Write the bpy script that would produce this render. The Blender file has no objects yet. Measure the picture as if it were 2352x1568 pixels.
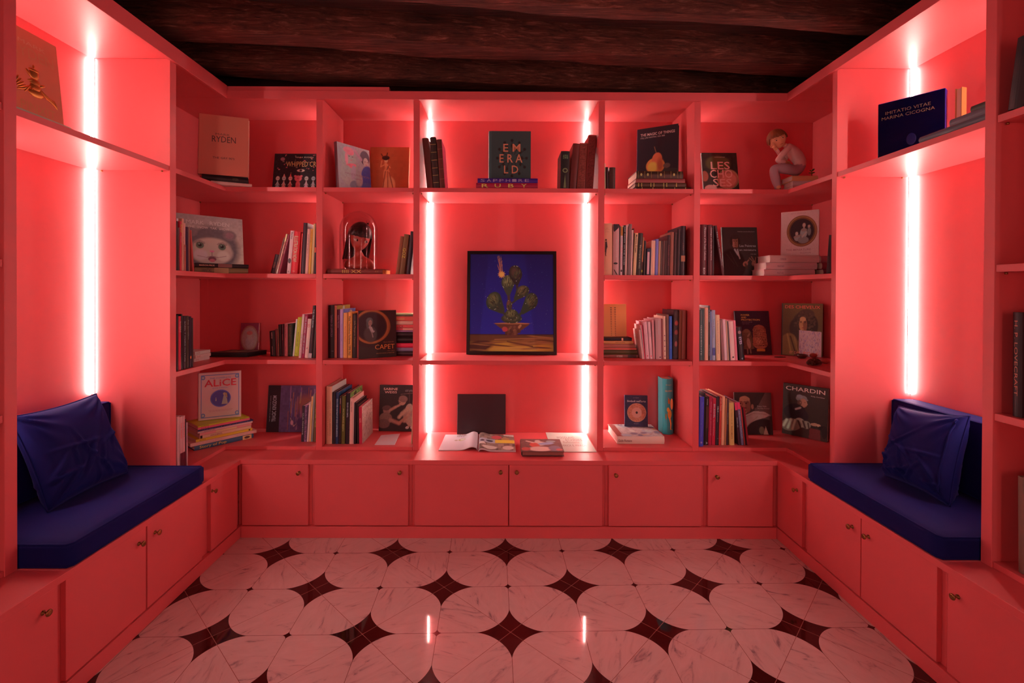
import bpy, bmesh, math, random
import numpy as np
from mathutils import Vector, Matrix
sc = bpy.context.scene
C = sc.collection
# ---------------------------------------------------------------- camera, world, exposure
W, H, F = 2352, 1568, 1090.0
PX, PY = 1155.0, 674.5
cd = bpy.data.cameras.new('camera')
cam = bpy.data.objects.new('camera', cd); C.objects.link(cam); sc.camera = cam
cd.sensor_width = 36.0; cd.sensor_fit = 'HORIZONTAL'
cd.lens = 36.0 * F / W
cd.shift_x = (W/2 - PX)/W; cd.shift_y = (PY - H/2)/W
cam.location = (0, 0, 1.43)
cam.rotation_euler = (math.pi/2 - .006, -.004, -.0028)
cd.clip_start = .05
RM = cam.rotation_euler.to_matrix()
CO = Vector(cam.location)
def P(x, y, **k):
    """where the sight line through a photo pixel meets the plane X=, Y= or Z=..."""
    d = RM @ Vector(((x-PX)/F, (PY-y)/F, -1.0))
    (a, v), = k.items(); i = 'XYZ'.index(a)
    return CO + d*((v-CO[i])/d[i])
wd = bpy.data.worlds.new('world'); sc.world = wd; wd.use_nodes = True
wd.node_tree.nodes['Background'].inputs[0].default_value = (0, 0, 0, 1)
wd.node_tree.nodes['Background'].inputs[1].default_value = 0
vs = sc.view_settings
vs.view_transform = 'Standard'; vs.look = 'None'; vs.gamma = 1; vs.use_curve_mapping = False
vs.exposure = 0.0
LED = 62.0            # light strips in the shelving
LEDC = (1.0, .78, .70)
# unseen red fill lights added behind the camera to brighten the pale covers
def area(name, loc, rot, sx, sy, power, col):
    l = bpy.data.lights.new(name, 'AREA'); l.shape = 'RECTANGLE'; l.size = sx; l.size_y = sy
    l.energy = power; l.color = col
    o = bpy.data.objects.new(name, l); C.objects.link(o); o.location = loc; o.rotation_euler = rot
    return o
for x_, rz in ((-1.45, -.62), (1.5, .62)):
    area('rear_fill_light', (x_, -1.3, 1.45), (math.pi/2, 0, rz), .25, 1.5, 12, (1.0, .36, .30))
# ---------------------------------------------------------------- materials
def lin(c):
    return tuple(((v/12.92) if v <= .04045 else ((v+.055)/1.055)**2.4) for v in c)
def hx(s):
    if not isinstance(s, str): return s
    return tuple(int(s[i:i+2], 16)/255 for i in (0, 2, 4))
MATS = {}
def mat(name, col='808080', rough=.5, metal=0, spec=.5, emit=None, es=0, coat=0, sheen=0, raw=False, bump=0, bscale=200, vary=0):
    if name in MATS: return MATS[name]
    m = bpy.data.materials.new(name); m.use_nodes = True
    nt = m.node_tree; b = nt.nodes['Principled BSDF']
    c = lin(hx(col)) if not raw else col
    b.inputs['Base Color'].default_value = (*c, 1)
    b.inputs['Roughness'].default_value = rough
    b.inputs['Metallic'].default_value = metal
    b.inputs['Specular IOR Level'].default_value = spec
    b.inputs['Coat Weight'].default_value = coat
    b.inputs['Coat Roughness'].default_value = .08
    if sheen:
        b.inputs['Sheen Weight'].default_value = sheen
        b.inputs['Sheen Roughness'].default_value = .35
    if emit:
        b.inputs['Emission Color'].default_value = (*emit, 1); b.inputs['Emission Strength'].default_value = es
    if bump or vary:
        tc = nt.nodes.new('ShaderNodeTexCoord')
        n = nt.nodes.new('ShaderNodeTexNoise'); n.inputs['Scale'].default_value = bscale; n.inputs['Detail'].default_value = 4
        nt.links.new(tc.outputs['Object'], n.inputs['Vector'])
        if bump:
            bp = nt.nodes.new('ShaderNodeBump'); bp.inputs['Strength'].default_value = bump; bp.inputs['Distance'].default_value = .002
            nt.links.new(n.outputs['Fac'], bp.inputs['Height']); nt.links.new(bp.outputs['Normal'], b.inputs['Normal'])
        if vary:
            n2 = nt.nodes.new('ShaderNodeTexNoise'); n2.inputs['Scale'].default_value = 6; n2.inputs['Detail'].default_value = 5
            nt.links.new(tc.outputs['Object'], n2.inputs['Vector'])
            mx = nt.nodes.new('ShaderNodeMix'); mx.data_type = 'RGBA'
            mx.inputs[6].default_value = (*[v*(1-vary) for v in c], 1); mx.inputs[7].default_value = (*[min(1, v*(1+vary)) for v in c], 1)
            nt.links.new(n2.outputs['Fac'], mx.inputs[0]); nt.links.new(mx.outputs[2], b.inputs['Base Color'])
    MATS[name] = m
    return m
def cm(hexc, rough=.45, coat=0):
    return mat('print_'+hexc+('g' if coat else '')+('%d' % (rough*100)), hexc, rough, coat=coat)
PAINT = mat('coral_paint', (.78, .155, .168), .42, raw=True, bump=.08, bscale=260, vary=.035, spec=.4)
BRASS = mat('old_brass', (.34, .22, .08), .35, metal=1, raw=True)
VELVET = mat('blue_velvet', (.004, .009, .125), .75, raw=True, sheen=.16, bump=.3, bscale=900, vary=.3, spec=.15)
VELVET.node_tree.nodes['Principled BSDF'].inputs['Sheen Tint'].default_value = (.25, .3, 1, 1)
LEDM = mat('light_strip_diffuser', (1, .9, .85), .5, raw=True, emit=LEDC, es=LED)
LEDR = mat('entrance_strip_diffuser', (1, .9, .85), .5, raw=True, emit=LEDC, es=38)
LEDN = mat('near_strip_diffuser', (1, .9, .85), .5, raw=True, emit=LEDC, es=92)
LEDH = mat('hidden_strip_diffuser', (1, .9, .85), .5, raw=True, emit=LEDC, es=38)
ALU = mat('strip_profile', (.75, .6, .58), .35, metal=.8, raw=True)
def vcol_mat(name, rough, coat=0):
    m = bpy.data.materials.new(name); m.use_nodes = True
    b = m.node_tree.nodes['Principled BSDF']; a = m.node_tree.nodes.new('ShaderNodeVertexColor'); a.layer_name = 'Col'
    m.node_tree.links.new(a.outputs[0], b.inputs['Base Color']); b.inputs['Roughness'].default_value = rough
    b.inputs['Coat Weight'].default_value = coat; b.inputs['Coat Roughness'].default_value = .12
    MATS[name] = m; return m
PICM = vcol_mat('printed_picture', .45)
PICG = vcol_mat('glossy_printed_picture', .3, .6)
# ---------------------------------------------------------------- mesh helpers
class MB:
    def __init__(s): s.v = []; s.f = []; s.m = []; s.mats = []; s.sm = []
    def mi(s, m):
        if m not in s.mats: s.mats.append(m)
        return s.mats.index(m)
    def add(s, vs, fs, m, smooth=False):
        k = len(s.v); s.v += [tuple(v) for v in vs]; i = s.mi(m)
        for f in fs: s.f.append(tuple(k+j for j in f)); s.m.append(i); s.sm.append(smooth)
        return s
    def box(s, x0, x1, y0, y1, z0, z1, m, M=None):
        vs = [Vector((x, y, z)) for z in (z0, z1) for y in (y0, y1) for x in (x0, x1)]
        if M: vs = [M @ v for v in vs]
        return s.add(vs, [(0, 2, 3, 1), (4, 5, 7, 6), (0, 1, 5, 4), (2, 6, 7, 3), (0, 4, 6, 2), (1, 3, 7, 5)], m)
    def prism(s, pts, z0, z1, m, M=None, ax='Z', smooth=False):
        n = len(pts)
        def q(p, h):
            return Vector((p[0], p[1], h)) if ax == 'Z' else (Vector((p[0], h, p[1])) if ax == 'Y' else Vector((h, p[0], p[1])))
        vs = [q(p, z0) for p in pts]+[q(p, z1) for p in pts]
        if M: vs = [M @ v for v in vs]
        fs = [tuple(range(n-1, -1, -1)), tuple(range(n, 2*n))]
        s.add(vs, fs, m)
        k = len(s.v)-2*n; i = s.mi(m)
        for j in range(n):
            s.f.append((k+j, k+(j+1) % n, k+n+(j+1) % n, k+n+j)); s.m.append(i); s.sm.append(smooth)
        return s
    def lathe(s, prof, m, seg=24, M=None, smooth=True, close=True):
        vs = []; fs = []
        for (r, z) in prof:
            for j in range(seg):
                a = 2*math.pi*j/seg; v = Vector((r*math.cos(a), r*math.sin(a), z)); vs.append(M @ v if M else v)
        for i in range(len(prof)-1):
            for j in range(seg):
                fs.append((i*seg+j, i*seg+(j+1) % seg, (i+1)*seg+(j+1) % seg, (i+1)*seg+j))
        if close:
            fs.append(tuple(range(seg-1, -1, -1))); fs.append(tuple(range((len(prof)-1)*seg, len(prof)*seg)))
        return s.add(vs, fs, m, smooth)
    def tube(s, pts, r, m, seg=8, closed=False, smooth=True):
        pts = [Vector(p) for p in pts]; n = len(pts); vs = []; fs = []
        rr = r if isinstance(r, (list, tuple)) else [r]*n
        for i, p in enumerate(pts):
            if closed: t = pts[(i+1) % n]-pts[i-1]
            else: t = pts[min(i+1, n-1)]-pts[max(i-1, 0)]
            t.normalize(); u = t.cross(Vector((0, 0, 1)))
            if u.length < .15: u = t.cross(Vector((0, 1, 0)))
            u.normalize(); w = t.cross(u)
            for j in range(seg):
                a = 2*math.pi*j/seg; vs.append(p+rr[i]*(math.cos(a)*u+math.sin(a)*w))
        for i in range(n if closed else n-1):
            for j in range(seg):
                fs.append((i*seg+j, i*seg+(j+1) % seg, ((i+1) % n)*seg+(j+1) % seg, ((i+1) % n)*seg+j))
        if not closed: fs.append(tuple(range(seg-1, -1, -1))); fs.append(tuple(range((n-1)*seg, n*seg)))
        return s.add(vs, fs, m, smooth)
    def ball(s, c, r, m, seg=16, rings=10, M=None, R=None):
        r = r if isinstance(r, (tuple, list)) else (r, r, r); vs = []; fs = []
        for i in range(rings+1):
            t = math.pi*i/rings
            for j in range(seg):
                a = 2*math.pi*j/seg
                v = Vector((r[0]*math.sin(t)*math.cos(a), r[1]*math.sin(t)*math.sin(a), r[2]*math.cos(t)))
                if R: v = R @ v
                v = v+Vector(c); vs.append(M @ v if M else v)
        for i in range(rings):
            for j in range(seg): fs.append((i*seg+j, (i+1)*seg+j, (i+1)*seg+(j+1) % seg, i*seg+(j+1) % seg))
        return s.add(vs, fs, m, True)
    def build(s, name, parent=None, bevel=0, loc=None, M=None, sub=0):
        me = bpy.data.meshes.new(name); me.from_pydata(s.v, [], s.f); me.validate()
        for m in s.mats: me.materials.append(m)
        if len(me.polygons) == len(s.f):
            me.polygons.foreach_set('material_index', s.m); me.polygons.foreach_set('use_smooth', s.sm)
        bm = bmesh.new(); bm.from_mesh(me); bmesh.ops.remove_doubles(bm, verts=bm.verts, dist=1e-6)
        bmesh.ops.recalc_face_normals(bm, faces=bm.faces); bm.to_mesh(me); bm.free()
        o = bpy.data.objects.new(name, me); C.objects.link(o)
        if parent: o.parent = parent
        if loc: o.location = loc
        if M is not None: o.matrix_basis = M
        if bevel:
            b = o.modifiers.new('bevel', 'BEVEL'); b.width = bevel; b.segments = 2; b.limit_method = 'ANGLE'; b.angle_limit = .7
        if sub:
            b = o.modifiers.new('smooth', 'SUBSURF'); b.levels = sub; b.render_levels = sub
        return o
def tag(o, label=None, cat=None, group=None, kind=None):
    if label: o['label'] = label
    if cat: o['category'] = cat
    if group: o['group'] = group
    if kind: o['kind'] = kind
    return o
def thing(name, label, cat, loc=(0, 0, 0), rz=0, group=None, M=None):
    o = bpy.data.objects.new(name, None); C.objects.link(o); o.empty_display_size = .05
    if M is not None: o.matrix_basis = M
    else: o.location = loc; o.rotation_euler = (0, 0, rz)
    return tag(o, label, cat, group)
# ---------------------------------------------------------------- the measured room
X0 = .033
YF, YB = 2.90, 3.28            # front and back of the back bookcase
XL, XR = -1.682, 1.749         # front planes of the side bookcases
XLB, XRB = -2.08, 2.146        # their back panels
CL, CR, CY = -1.500, 1.600, 2.733   # front edges of the bench tops
ZC, ZT = .452, 2.587
S1, S2, S3, S4 = 2.058, 1.530, 1.003, .474
DIV = [-1.113, -.5215, .6077, 1.193]
TH = .026
LP = [(1.610, 1.652), (2.413, 2.458)]
RP = [(1.680, 1.718), (2.479, 2.515)]
YN = .75                       # near end of the side bookcases
def bxo(name, b, parent=None, m=PAINT, bevel=.0015, **k):
    return MB().box(*b, m).build(name, parent, bevel, **k)
# floor ---------------------------------------------------------------
def floor_mat():
    m = bpy.data.materials.new('inlaid_marble_floor'); m.use_nodes = True; nt = m.node_tree; b = nt.nodes['Principled BSDF']
    def nd(t, **k):
        n = nt.nodes.new(t)
        for a, v in k.items(): setattr(n, a, v)
        return n
    def mt(op, *a):
        n = nd('ShaderNodeMath', operation=op)
        for i, v in enumerate(a):
            if isinstance(v, (int, float)): n.inputs[i].default_value = v
            else: nt.links.new(v, n.inputs[i])
        return n.outputs[0]
    tc = nd('ShaderNodeTexCoord'); mp = nd('ShaderNodeMapping', vector_type='TEXTURE')
    mp.inputs['Location'].default_value = (.030, 2.598, 0); mp.inputs['Rotation'].default_value = (0, 0, .022)
    mp.inputs['Scale'].default_value = (.3085, .3085, 1)
    nt.links.new(tc.outputs['Object'], mp.inputs['Vector'])
    sp = nd('ShaderNodeSeparateXYZ'); nt.links.new(mp.outputs[0], sp.inputs[0]); U, V = sp.outputs[0], sp.outputs[1]
    iu, iv = mt('FLOOR', U), mt('FLOOR', V); fu, fv = mt('SUBTRACT', U, iu), mt('SUBTRACT', V, iv)
    par = mt('FLOORED_MODULO', mt('ADD', iu, iv), 2.0)
    # mirror odd cells so the large stars always sit at (0,0) and (1,1)
    f = mt('ADD', mt('MULTIPLY', fu, mt('SUBTRACT', 1.0, par)), mt('MULTIPLY', mt('SUBTRACT', 1.0, fu), par)); g = fv
    f1, g1 = mt('SUBTRACT', 1.0, f), mt('SUBTRACT', 1.0, g)
    def corner(a, c, r):
        dx, dy = mt('MAXIMUM', mt('SUBTRACT', r, a), 0.0), mt('MAXIMUM', mt('SUBTRACT', r, c), 0.0)
        return mt('GREATER_THAN', mt('ADD', mt('POWER', dx, 1.72), mt('POWER', dy, 1.72)), r**1.72)
    big = mt('MAXIMUM', corner(f, g, .485), corner(f1, g1, .485))
    small = mt('MAXIMUM', corner(f, g1, .075), corner(f1, g, .075))
    dark = mt('MAXIMUM', big, small)
    dg = mt('ABSOLUTE', mt('SUBTRACT', f, g))
    seam = mt('LESS_THAN', dg, .0042)
    eg = mt('MINIMUM', mt('MINIMUM', f, f1), mt('MINIMUM', g, g1)); edge = mt('LESS_THAN', eg, .0032)
    half = mt('GREATER_THAN', f, g)
    cx = nd('ShaderNodeCombineXYZ'); nt.links.new(iu, cx.inputs[0]); nt.links.new(iv, cx.inputs[1]); nt.links.new(half, cx.inputs[2])
    wn = nd('ShaderNodeTexWhiteNoise', noise_dimensions='3D'); nt.links.new(cx.outputs[0], wn.inputs['Vector'])
    rot = nd('ShaderNodeVectorRotate', rotation_type='Z_AXIS'); nt.links.new(tc.outputs['Object'], rot.inputs['Vector'])
    nt.links.new(mt('MULTIPLY', wn.outputs['Value'], 3.1), rot.inputs['Angle'])
    ad = nd('ShaderNodeVectorMath', operation='MULTIPLY_ADD'); nt.links.new(wn.outputs['Color'], ad.inputs[0]); ad.inputs[1].default_value = (9, 9, 9); nt.links.new(rot.outputs[0], ad.inputs[2])
    st = nd('ShaderNodeMapping'); st.inputs['Scale'].default_value = (5, 17, 5); nt.links.new(ad.outputs[0], st.inputs['Vector'])
    n1 = nd('ShaderNodeTexNoise'); n1.inputs['Scale'].default_value = 1.3; n1.inputs['Detail'].default_value = 8; n1.inputs['Roughness'].default_value = .62; n1.inputs['Distortion'].default_value = 1.3
    nt.links.new(st.outputs[0], n1.inputs['Vector'])
    r1 = nd('ShaderNodeValToRGB'); e = r1.color_ramp.elements
    e[0].position = .30; e[0].color = (.30, .25, .26, 1); e[1].position = .43; e[1].color = (.66, .56, .54, 1)
    x = r1.color_ramp.elements.new(.36); x.color = (.52, .43, .43, 1); x = r1.color_ramp.elements.new(.7); x.color = (.72, .62, .60, 1)
    nt.links.new(n1.outputs['Fac'], r1.inputs[0])
    def mix(fac, a, c):
        n = nd('ShaderNodeMix', data_type='RGBA'); nt.links.new(fac, n.inputs[0])
        for i, v in ((6, a), (7, c)):
            if isinstance(v, tuple): n.inputs[i].default_value = (*v, 1)
            else: nt.links.new(v, n.inputs[i])
        return n.outputs[2]
    c1 = mix(edge, r1.outputs[0], (.22, .10, .08)); c1 = mix(seam, c1, (.30, .12, .10))
    nn = nd('ShaderNodeTexNoise'); nn.inputs['Scale'].default_value = 30; nt.links.new(tc.outputs['Object'], nn.inputs['Vector'])
    dk = mix(nn.outputs['Fac'], (.030, .004, .004), (.055, .010, .009))
    asum = mt('ABSOLUTE', mt('SUBTRACT', mt('ADD', f, g), 0.0))
    ecross = mt('MAXIMUM', mt('LESS_THAN', dg, .0055), 0.0)
    dk = mix(ecross, dk, (.30, .16, .13))
    c2 = mix(dark, c1, dk)
    nt.links.new(c2, b.inputs['Base Color']); b.inputs['Roughness'].default_value = .05; b.inputs['Specular IOR Level'].default_value = .5
    n3 = nd('ShaderNodeTexNoise'); n3.inputs['Scale'].default_value = 4; nt.links.new(tc.outputs['Object'], n3.inputs['Vector'])
    bp = nd('ShaderNodeBump'); bp.inputs['Strength'].default_value = .15; bp.inputs['Distance'].default_value = .0003
    hgt = mt('SUBTRACT', mt('MULTIPLY', n3.outputs['Fac'], .6), mt('MAXIMUM', seam, edge)); nt.links.new(hgt, bp.inputs['Height']); nt.links.new(bp.outputs[0], b.inputs['Normal'])
    return m
YR = -2.4
fl = MB().box(-2.3, 2.4, YR-.1, 3.45, -.1, 0, floor_mat()).build('floor'); tag(fl, kind='structure')
# dark old plaster of the room walls above and behind the shelving, ceiling boards, beams
PLAST = mat('dark_old_plaster', (.10, .04, .035), .9, raw=True, bump=.5, bscale=30, vary=.3)
def st(name, b, m, bevel=0): return tag(MB().box(*b, m).build(name, None, bevel), kind='structure')
st('wall_back', (-2.3, 2.4, 3.31, 3.43, 0, 2.95), PLAST)
st('wall_left', (-2.25, -2.13, YR, 3.31, 0, 2.95), PLAST)
st('wall_right', (2.19, 2.31, YR, 3.31, 0, 2.95), PLAST)
st('wall_front', (-2.13, 2.19, YR-.12, YR, 0, 2.95), PAINT)
def wood_mat(name, a, c, d, sx=1.2, bump=.9):
    m = bpy.data.materials.new(name); m.use_nodes = True; nt = m.node_tree; b = nt.nodes['Principled BSDF']
    tc = nt.nodes.new('ShaderNodeTexCoord'); mp = nt.nodes.new('ShaderNodeMapping'); mp.inputs['Scale'].default_value = (sx*1.6, 30, 30)
    nt.links.new(tc.outputs['Object'], mp.inputs['Vector'])
    n = nt.nodes.new('ShaderNodeTexNoise'); n.inputs['Scale'].default_value = 2.2; n.inputs['Detail'].default_value = 10; n.inputs['Roughness'].default_value = .72; n.inputs['Distortion'].default_value = .8
    nt.links.new(mp.outputs[0], n.inputs['Vector'])
    r = nt.nodes.new('ShaderNodeValToRGB'); e = r.color_ramp.elements
    e[0].position = .3; e[0].color = (*a, 1); e[1].position = .55; e[1].color = (*c, 1); x = e.new(.74); x.color = (*d, 1)
    nt.links.new(n.outputs['Fac'], r.inputs[0])
    n2 = nt.nodes.new('ShaderNodeTexNoise'); n2.inputs['Scale'].default_value = 3.0; n2.inputs['Detail'].default_value = 3; nt.links.new(tc.outputs['Object'], n2.inputs['Vector'])
    mx = nt.nodes.new('ShaderNodeMix'); mx.data_type = 'RGBA'; mx.blend_type = 'MULTIPLY'; mx.inputs[0].default_value = .7
    nt.links.new(r.outputs[0], mx.inputs[6]); r2 = nt.nodes.new('ShaderNodeValToRGB'); r2.color_ramp.elements[0].position = .35; r2.color_ramp.elements[0].color = (.35, .35, .3, 1); r2.color_ramp.elements[1].position = .65
    nt.links.new(n2.outputs['Fac'], r2.inputs[0]); nt.links.new(r2.outputs[0], mx.inputs[7])
    nt.links.new(mx.outputs[2], b.inputs['Base Color']); b.inputs['Roughness'].default_value = .75
    bp = nt.nodes.new('ShaderNodeBump'); bp.inputs['Strength'].default_value = bump; bp.inputs['Distance'].default_value = .012
    nt.links.new(n.outputs['Fac'], bp.inputs['Height']); nt.links.new(bp.outputs[0], b.inputs['Normal'])
    return m
BEAM = wood_mat('old_beam_wood', (.014, .004, .003), (.17, .055, .033), (.5, .25, .18))
BOARD = wood_mat('old_ceiling_board', (.02, .008, .005), (.08, .03, .02), (.15, .08, .05), .8)
st('ceiling', (-2.25, 2.31, YR, 3.43, 2.895, 2.95), BOARD)
rnd = random.Random(5)
def beam(yc, w, z0=2.75, label=''):
    n = 44; vs = []; fs = []; L0, L1 = -2.20, 2.26; ang = .105
    prof = [(-w/2, 2.90-z0), (-w/2, 0), (w/2, 0), (w/2, 2.90-z0)]
    prof = [(-w/2, .15), (-w/2-.004, .09), (-w/2, .03), (-w/2+.014, .002), (0, 0), (w/2-.014, .002), (w/2, .03), (w/2, .15)]
    k = len(prof)
    for i in range(n+1):
        x = L0+(L1-L0)*i/n
        for j, (a, z) in enumerate(prof):
            ja = rnd.uniform(-.004, .004) + .007*math.sin(x*5+j+yc*9); jz = (rnd.uniform(-.003, .003)+.005*math.sin(x*3.3+yc*5+j)) if 0 < j < k-1 else 0
            vs.append((x, a+ja+(x-.1)*math.tan(ang), z+jz))
    for i in range(n):
        for j in range(k-1): fs.append((i*k+j, i*k+j+1, (i+1)*k+j+1, (i+1)*k+j))
    fs += [tuple(range(k)), tuple(range(n*k+k-1, n*k-1, -1))]
    o = MB().add(vs, fs, BEAM).build('ceiling_beam', None, loc=(0, yc, z0-.005))
    return o
for (yn, yf, lab) in ((2.154, 2.262, 'the narrow one nearest the top edge of view'), (2.57, 2.735, 'broad middle one of the three visible'), (3.02, 3.16, 'last one above the back bookcase')):
    tag(beam((yn+yf)/2, yf-yn), 'rough dark brown wooden ceiling beam, '+lab, 'beam', 'old wooden ceiling beams')
for i in range(9):
    tag(beam(1.75-i*.45, .14), 'rough dark brown wooden ceiling beam overhead, outside the photo, %s counting back from the view' % ['first', 'second', 'third', 'fourth', 'fifth', 'sixth', 'seventh', 'eighth', 'ninth'][i], 'beam', 'old wooden ceiling beams')
# ------------------------------------------------------------------ bookcases
back = thing('bookcase', 'coral red built-in bookcase covering the whole back wall', 'bookcase', (X0, YB, ZC))
lft = thing('bookcase', 'coral red built-in bookcase along the left wall around the left bench', 'bookcase', (XLB, 1.6, ZC))
rgt = thing('bookcase', 'coral red built-in bookcase along the right wall around the right bench', 'bookcase', (XRB, 1.7, ZC))
def part(name, b, parent, m=PAINT, bevel=.0012):
    x, y, z = parent.location
    return MB().box(b[0]-x, b[1]-x, b[2]-y, b[3]-y, b[4]-z, b[5]-z, m).build(name, parent, bevel)
def pprism(name, pts, z0, z1, parent, m=PAINT):
    x, y, z = parent.location
    return MB().prism([(a-x, c-y) for a, c in pts], z0-z, z1-z, m).build(name, parent, .0012)
def pins(shelf, root, pts, z):
    for (x, y) in pts:
        l = root.location
        MB().lathe([(.0045, -.006), (.0045, .0), (.003, .001)], BRASS, 10, Matrix.Translation((x-l.x, y-l.y, z-.002-l.z))).build('shelf_pin', shelf)
for x in DIV: part('divider', (x-.019, x+.019, YF, YB, ZC, ZT+.01), back)
edges = [XLB]+DIV+[XRB]
for i in range(5):
    a, b_ = edges[i]+(.019 if i else 0), edges[i+1]-(.019 if i < 4 else 0)
    part('back_panel', (a-.01 if i else a, b_+.01 if i < 4 else b_, YB+.0005, YB+.02, ZC, ZT+.02), back, bevel=0)
# battens in the two corners
part('batten', (XLB, XLB+.055, YB-.001, YB, S4, ZT), back, bevel=0); part('batten', (XRB-.055, XRB, YB-.001, YB, S4, ZT), back, bevel=0)
NO = .034
def bay(i, z, t=TH, name='shelf', y0=YF+.004):
    a, b_ = edges[i]+.0205, edges[i+1]-.0205
    if name == 'shelf':      # the back corner beside the central divider is cut out for the light strip
        y1, n = YB-.001, NO
        pts = [(a, y0), (b_, y0), (b_, y1-n), (b_-n, y1-n), (b_-n, y1), (a, y1)] if i < 2 else [(a, y0), (b_, y0), (b_, y1), (a+n, y1), (a+n, y1-n), (a, y1-n)]
        s = pprism('shelf', pts, z-t, z, back)
    else: s = part(name, (a, b_, y0, YB-.001, z-t, z), back)
    if name == 'shelf': pins(s, back, [(a+.006, y0+.03), (a+.006, YB-.03), (b_-.006, y0+.03), (b_-.006, YB-.03)], z-t)
    return s
def notched(z, t=TH):
    a, b_ = DIV[1]+.0205, DIV[2]-.0205; y0 = YF+.004
    s = pprism('shelf', [(a, y0), (b_, y0), (b_, YB-NO), (b_-NO, YB-NO), (b_-NO, YB-.001), (a+NO, YB-.001), (a+NO, YB-NO), (a, YB-NO)], z-t, z, back)
    pins(s, back, [(a+.006, y0+.03), (b_-.006, y0+.03), (a+.006, YB-.06), (b_-.006, YB-.06)], z-t)
for z in (S1, S2, S3): bay(1, z); bay(3, z)
for z in (S1, S3): notched(z)
for i in (1, 3): bay(i, S4, S4-ZC-.0005, 'bottom_board', YF-.001)
def corner_shelf(side, z, t=TH, name='shelf'):
    if side < 0: xd, xf, xb, yp = DIV[0]-.0205, XL, XLB, LP[1][1]
    else: xd, xf, xb, yp = DIV[3]+.0205, XR, XRB, RP[1][1]
    e = .0015*(-side)
    pts = [(xd, YF+.003), (xf-side*.003*-1, YF+.003), (xf+side*.003, yp+.0015), (xb+e, yp+.0015), (xb+e, YB-.0185), (xd, YB-.0185)]
    pts = [(xd, YF+.003), (xf+side*.003, YF+.003), (xf+side*.003, yp+.0015), (xb+e, yp+.0015), (xb+e, YB-.0035), (xd+side*NO, YB-.0035), (xd+side*NO, YB-NO), (xd, YB-NO)]
    s = pprism(name, pts, z-t, z, back)
    if name == 'shelf': pins(s, back, [(xd-side*-.006*-1, YF+.04), (xb-side*.02, YB-.03), (xf+side*.03, yp+.008)], z-t)
for side in (-1, 1):
    for z in (S1, S2, S3): corner_shelf(side, z)
    corner_shelf(side, S4, S4-ZC-.0005, 'bottom_board')
# top boards and cornices
part('top_board', (XLB, XRB, YF+.0005, YB, ZT+.012, ZT+.034), back)
part('cornice', (XL-.0, XR+.0, YF-.018, YF, ZT, ZT+.05), back)
xe = P(895, 203, Y=2.9).x
part('trim_board', (XL-.0, xe, YF-.010, YF+.02, ZT+.0505, ZT+.078), back)
for root, xf, xb, pp, sd in ((lft, XL, XLB, LP, -1), (rgt, XR, XRB, RP, 1)):
    a, b_ = sorted((xf+sd*.0005, xb))
    part('top_board', (a, b_, YN, YF, ZT+.012, ZT+.034), root)
    a, b_ = sorted((xf, xf-sd*.018))
    part('cornice', (a, b_, YN-.6, YF-.0185, ZT, ZT+(.078 if sd < 0 else .052)), root)
    a, b_ = sorted((xb+sd*.0005, xb+sd*.02)); part('back_panel', (a, b_, YN, YB, ZC, ZT+.02), root, bevel=0)
    a, b_ = sorted((xf, xb))
    for y0, y1 in pp: part('upright', (a, b_, y0, y1, ZC, ZT+.011), root)
    part('end_panel', (a, b_, YN-.04, YN, ZC, ZT+.034), root)
    # high shelf over the bench
    y0, y1 = pp[0][1]+.0015, pp[1][0]-.0015; e = sd*.003; xa = xf+sd*.004; xbb = xb-sd*.001; n = sd*NO
    s = pprism('shelf', [(xa, y0), (xa, y1), (xbb-n, y1), (xbb-n, y1-NO), (xbb, y1-NO), (xbb, y0+NO), (xbb-n, y0+NO), (xbb-n, y0)], S1-TH, S1, root)
    pins(s, root, [(xa+sd*.03, y1-.008), (xbb-sd*.06, y1-.008), (xa+sd*.03, y0+.008)], S1-TH)
    a, b_ = sorted((xf+sd*.004, xb-sd*.001))
    for z in (S1, S2, S3):
        s = part('shelf', (a, b_, YN+.0015, pp[0][0]-.0015, z-TH, z), root)
        pins(s, root, [(xf+sd*.035, pp[0][0]-.007), (xf+sd*.2, pp[0][0]-.007)], z-TH)
    part('bottom_board', (a, b_, YN+.0015, pp[0][0]-.0015, ZC+.0005, S4), root)
    # panels continuing towards the entrance behind the camera
    a, b_ = sorted((xf+sd*.05, xf+sd*.07))
    tag(MB().box(a, b_, YR, YN-.045, .0, ZT, PAINT).build('trim_%d' % (1 if sd < 0 else 2)), kind='structure')
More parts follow.
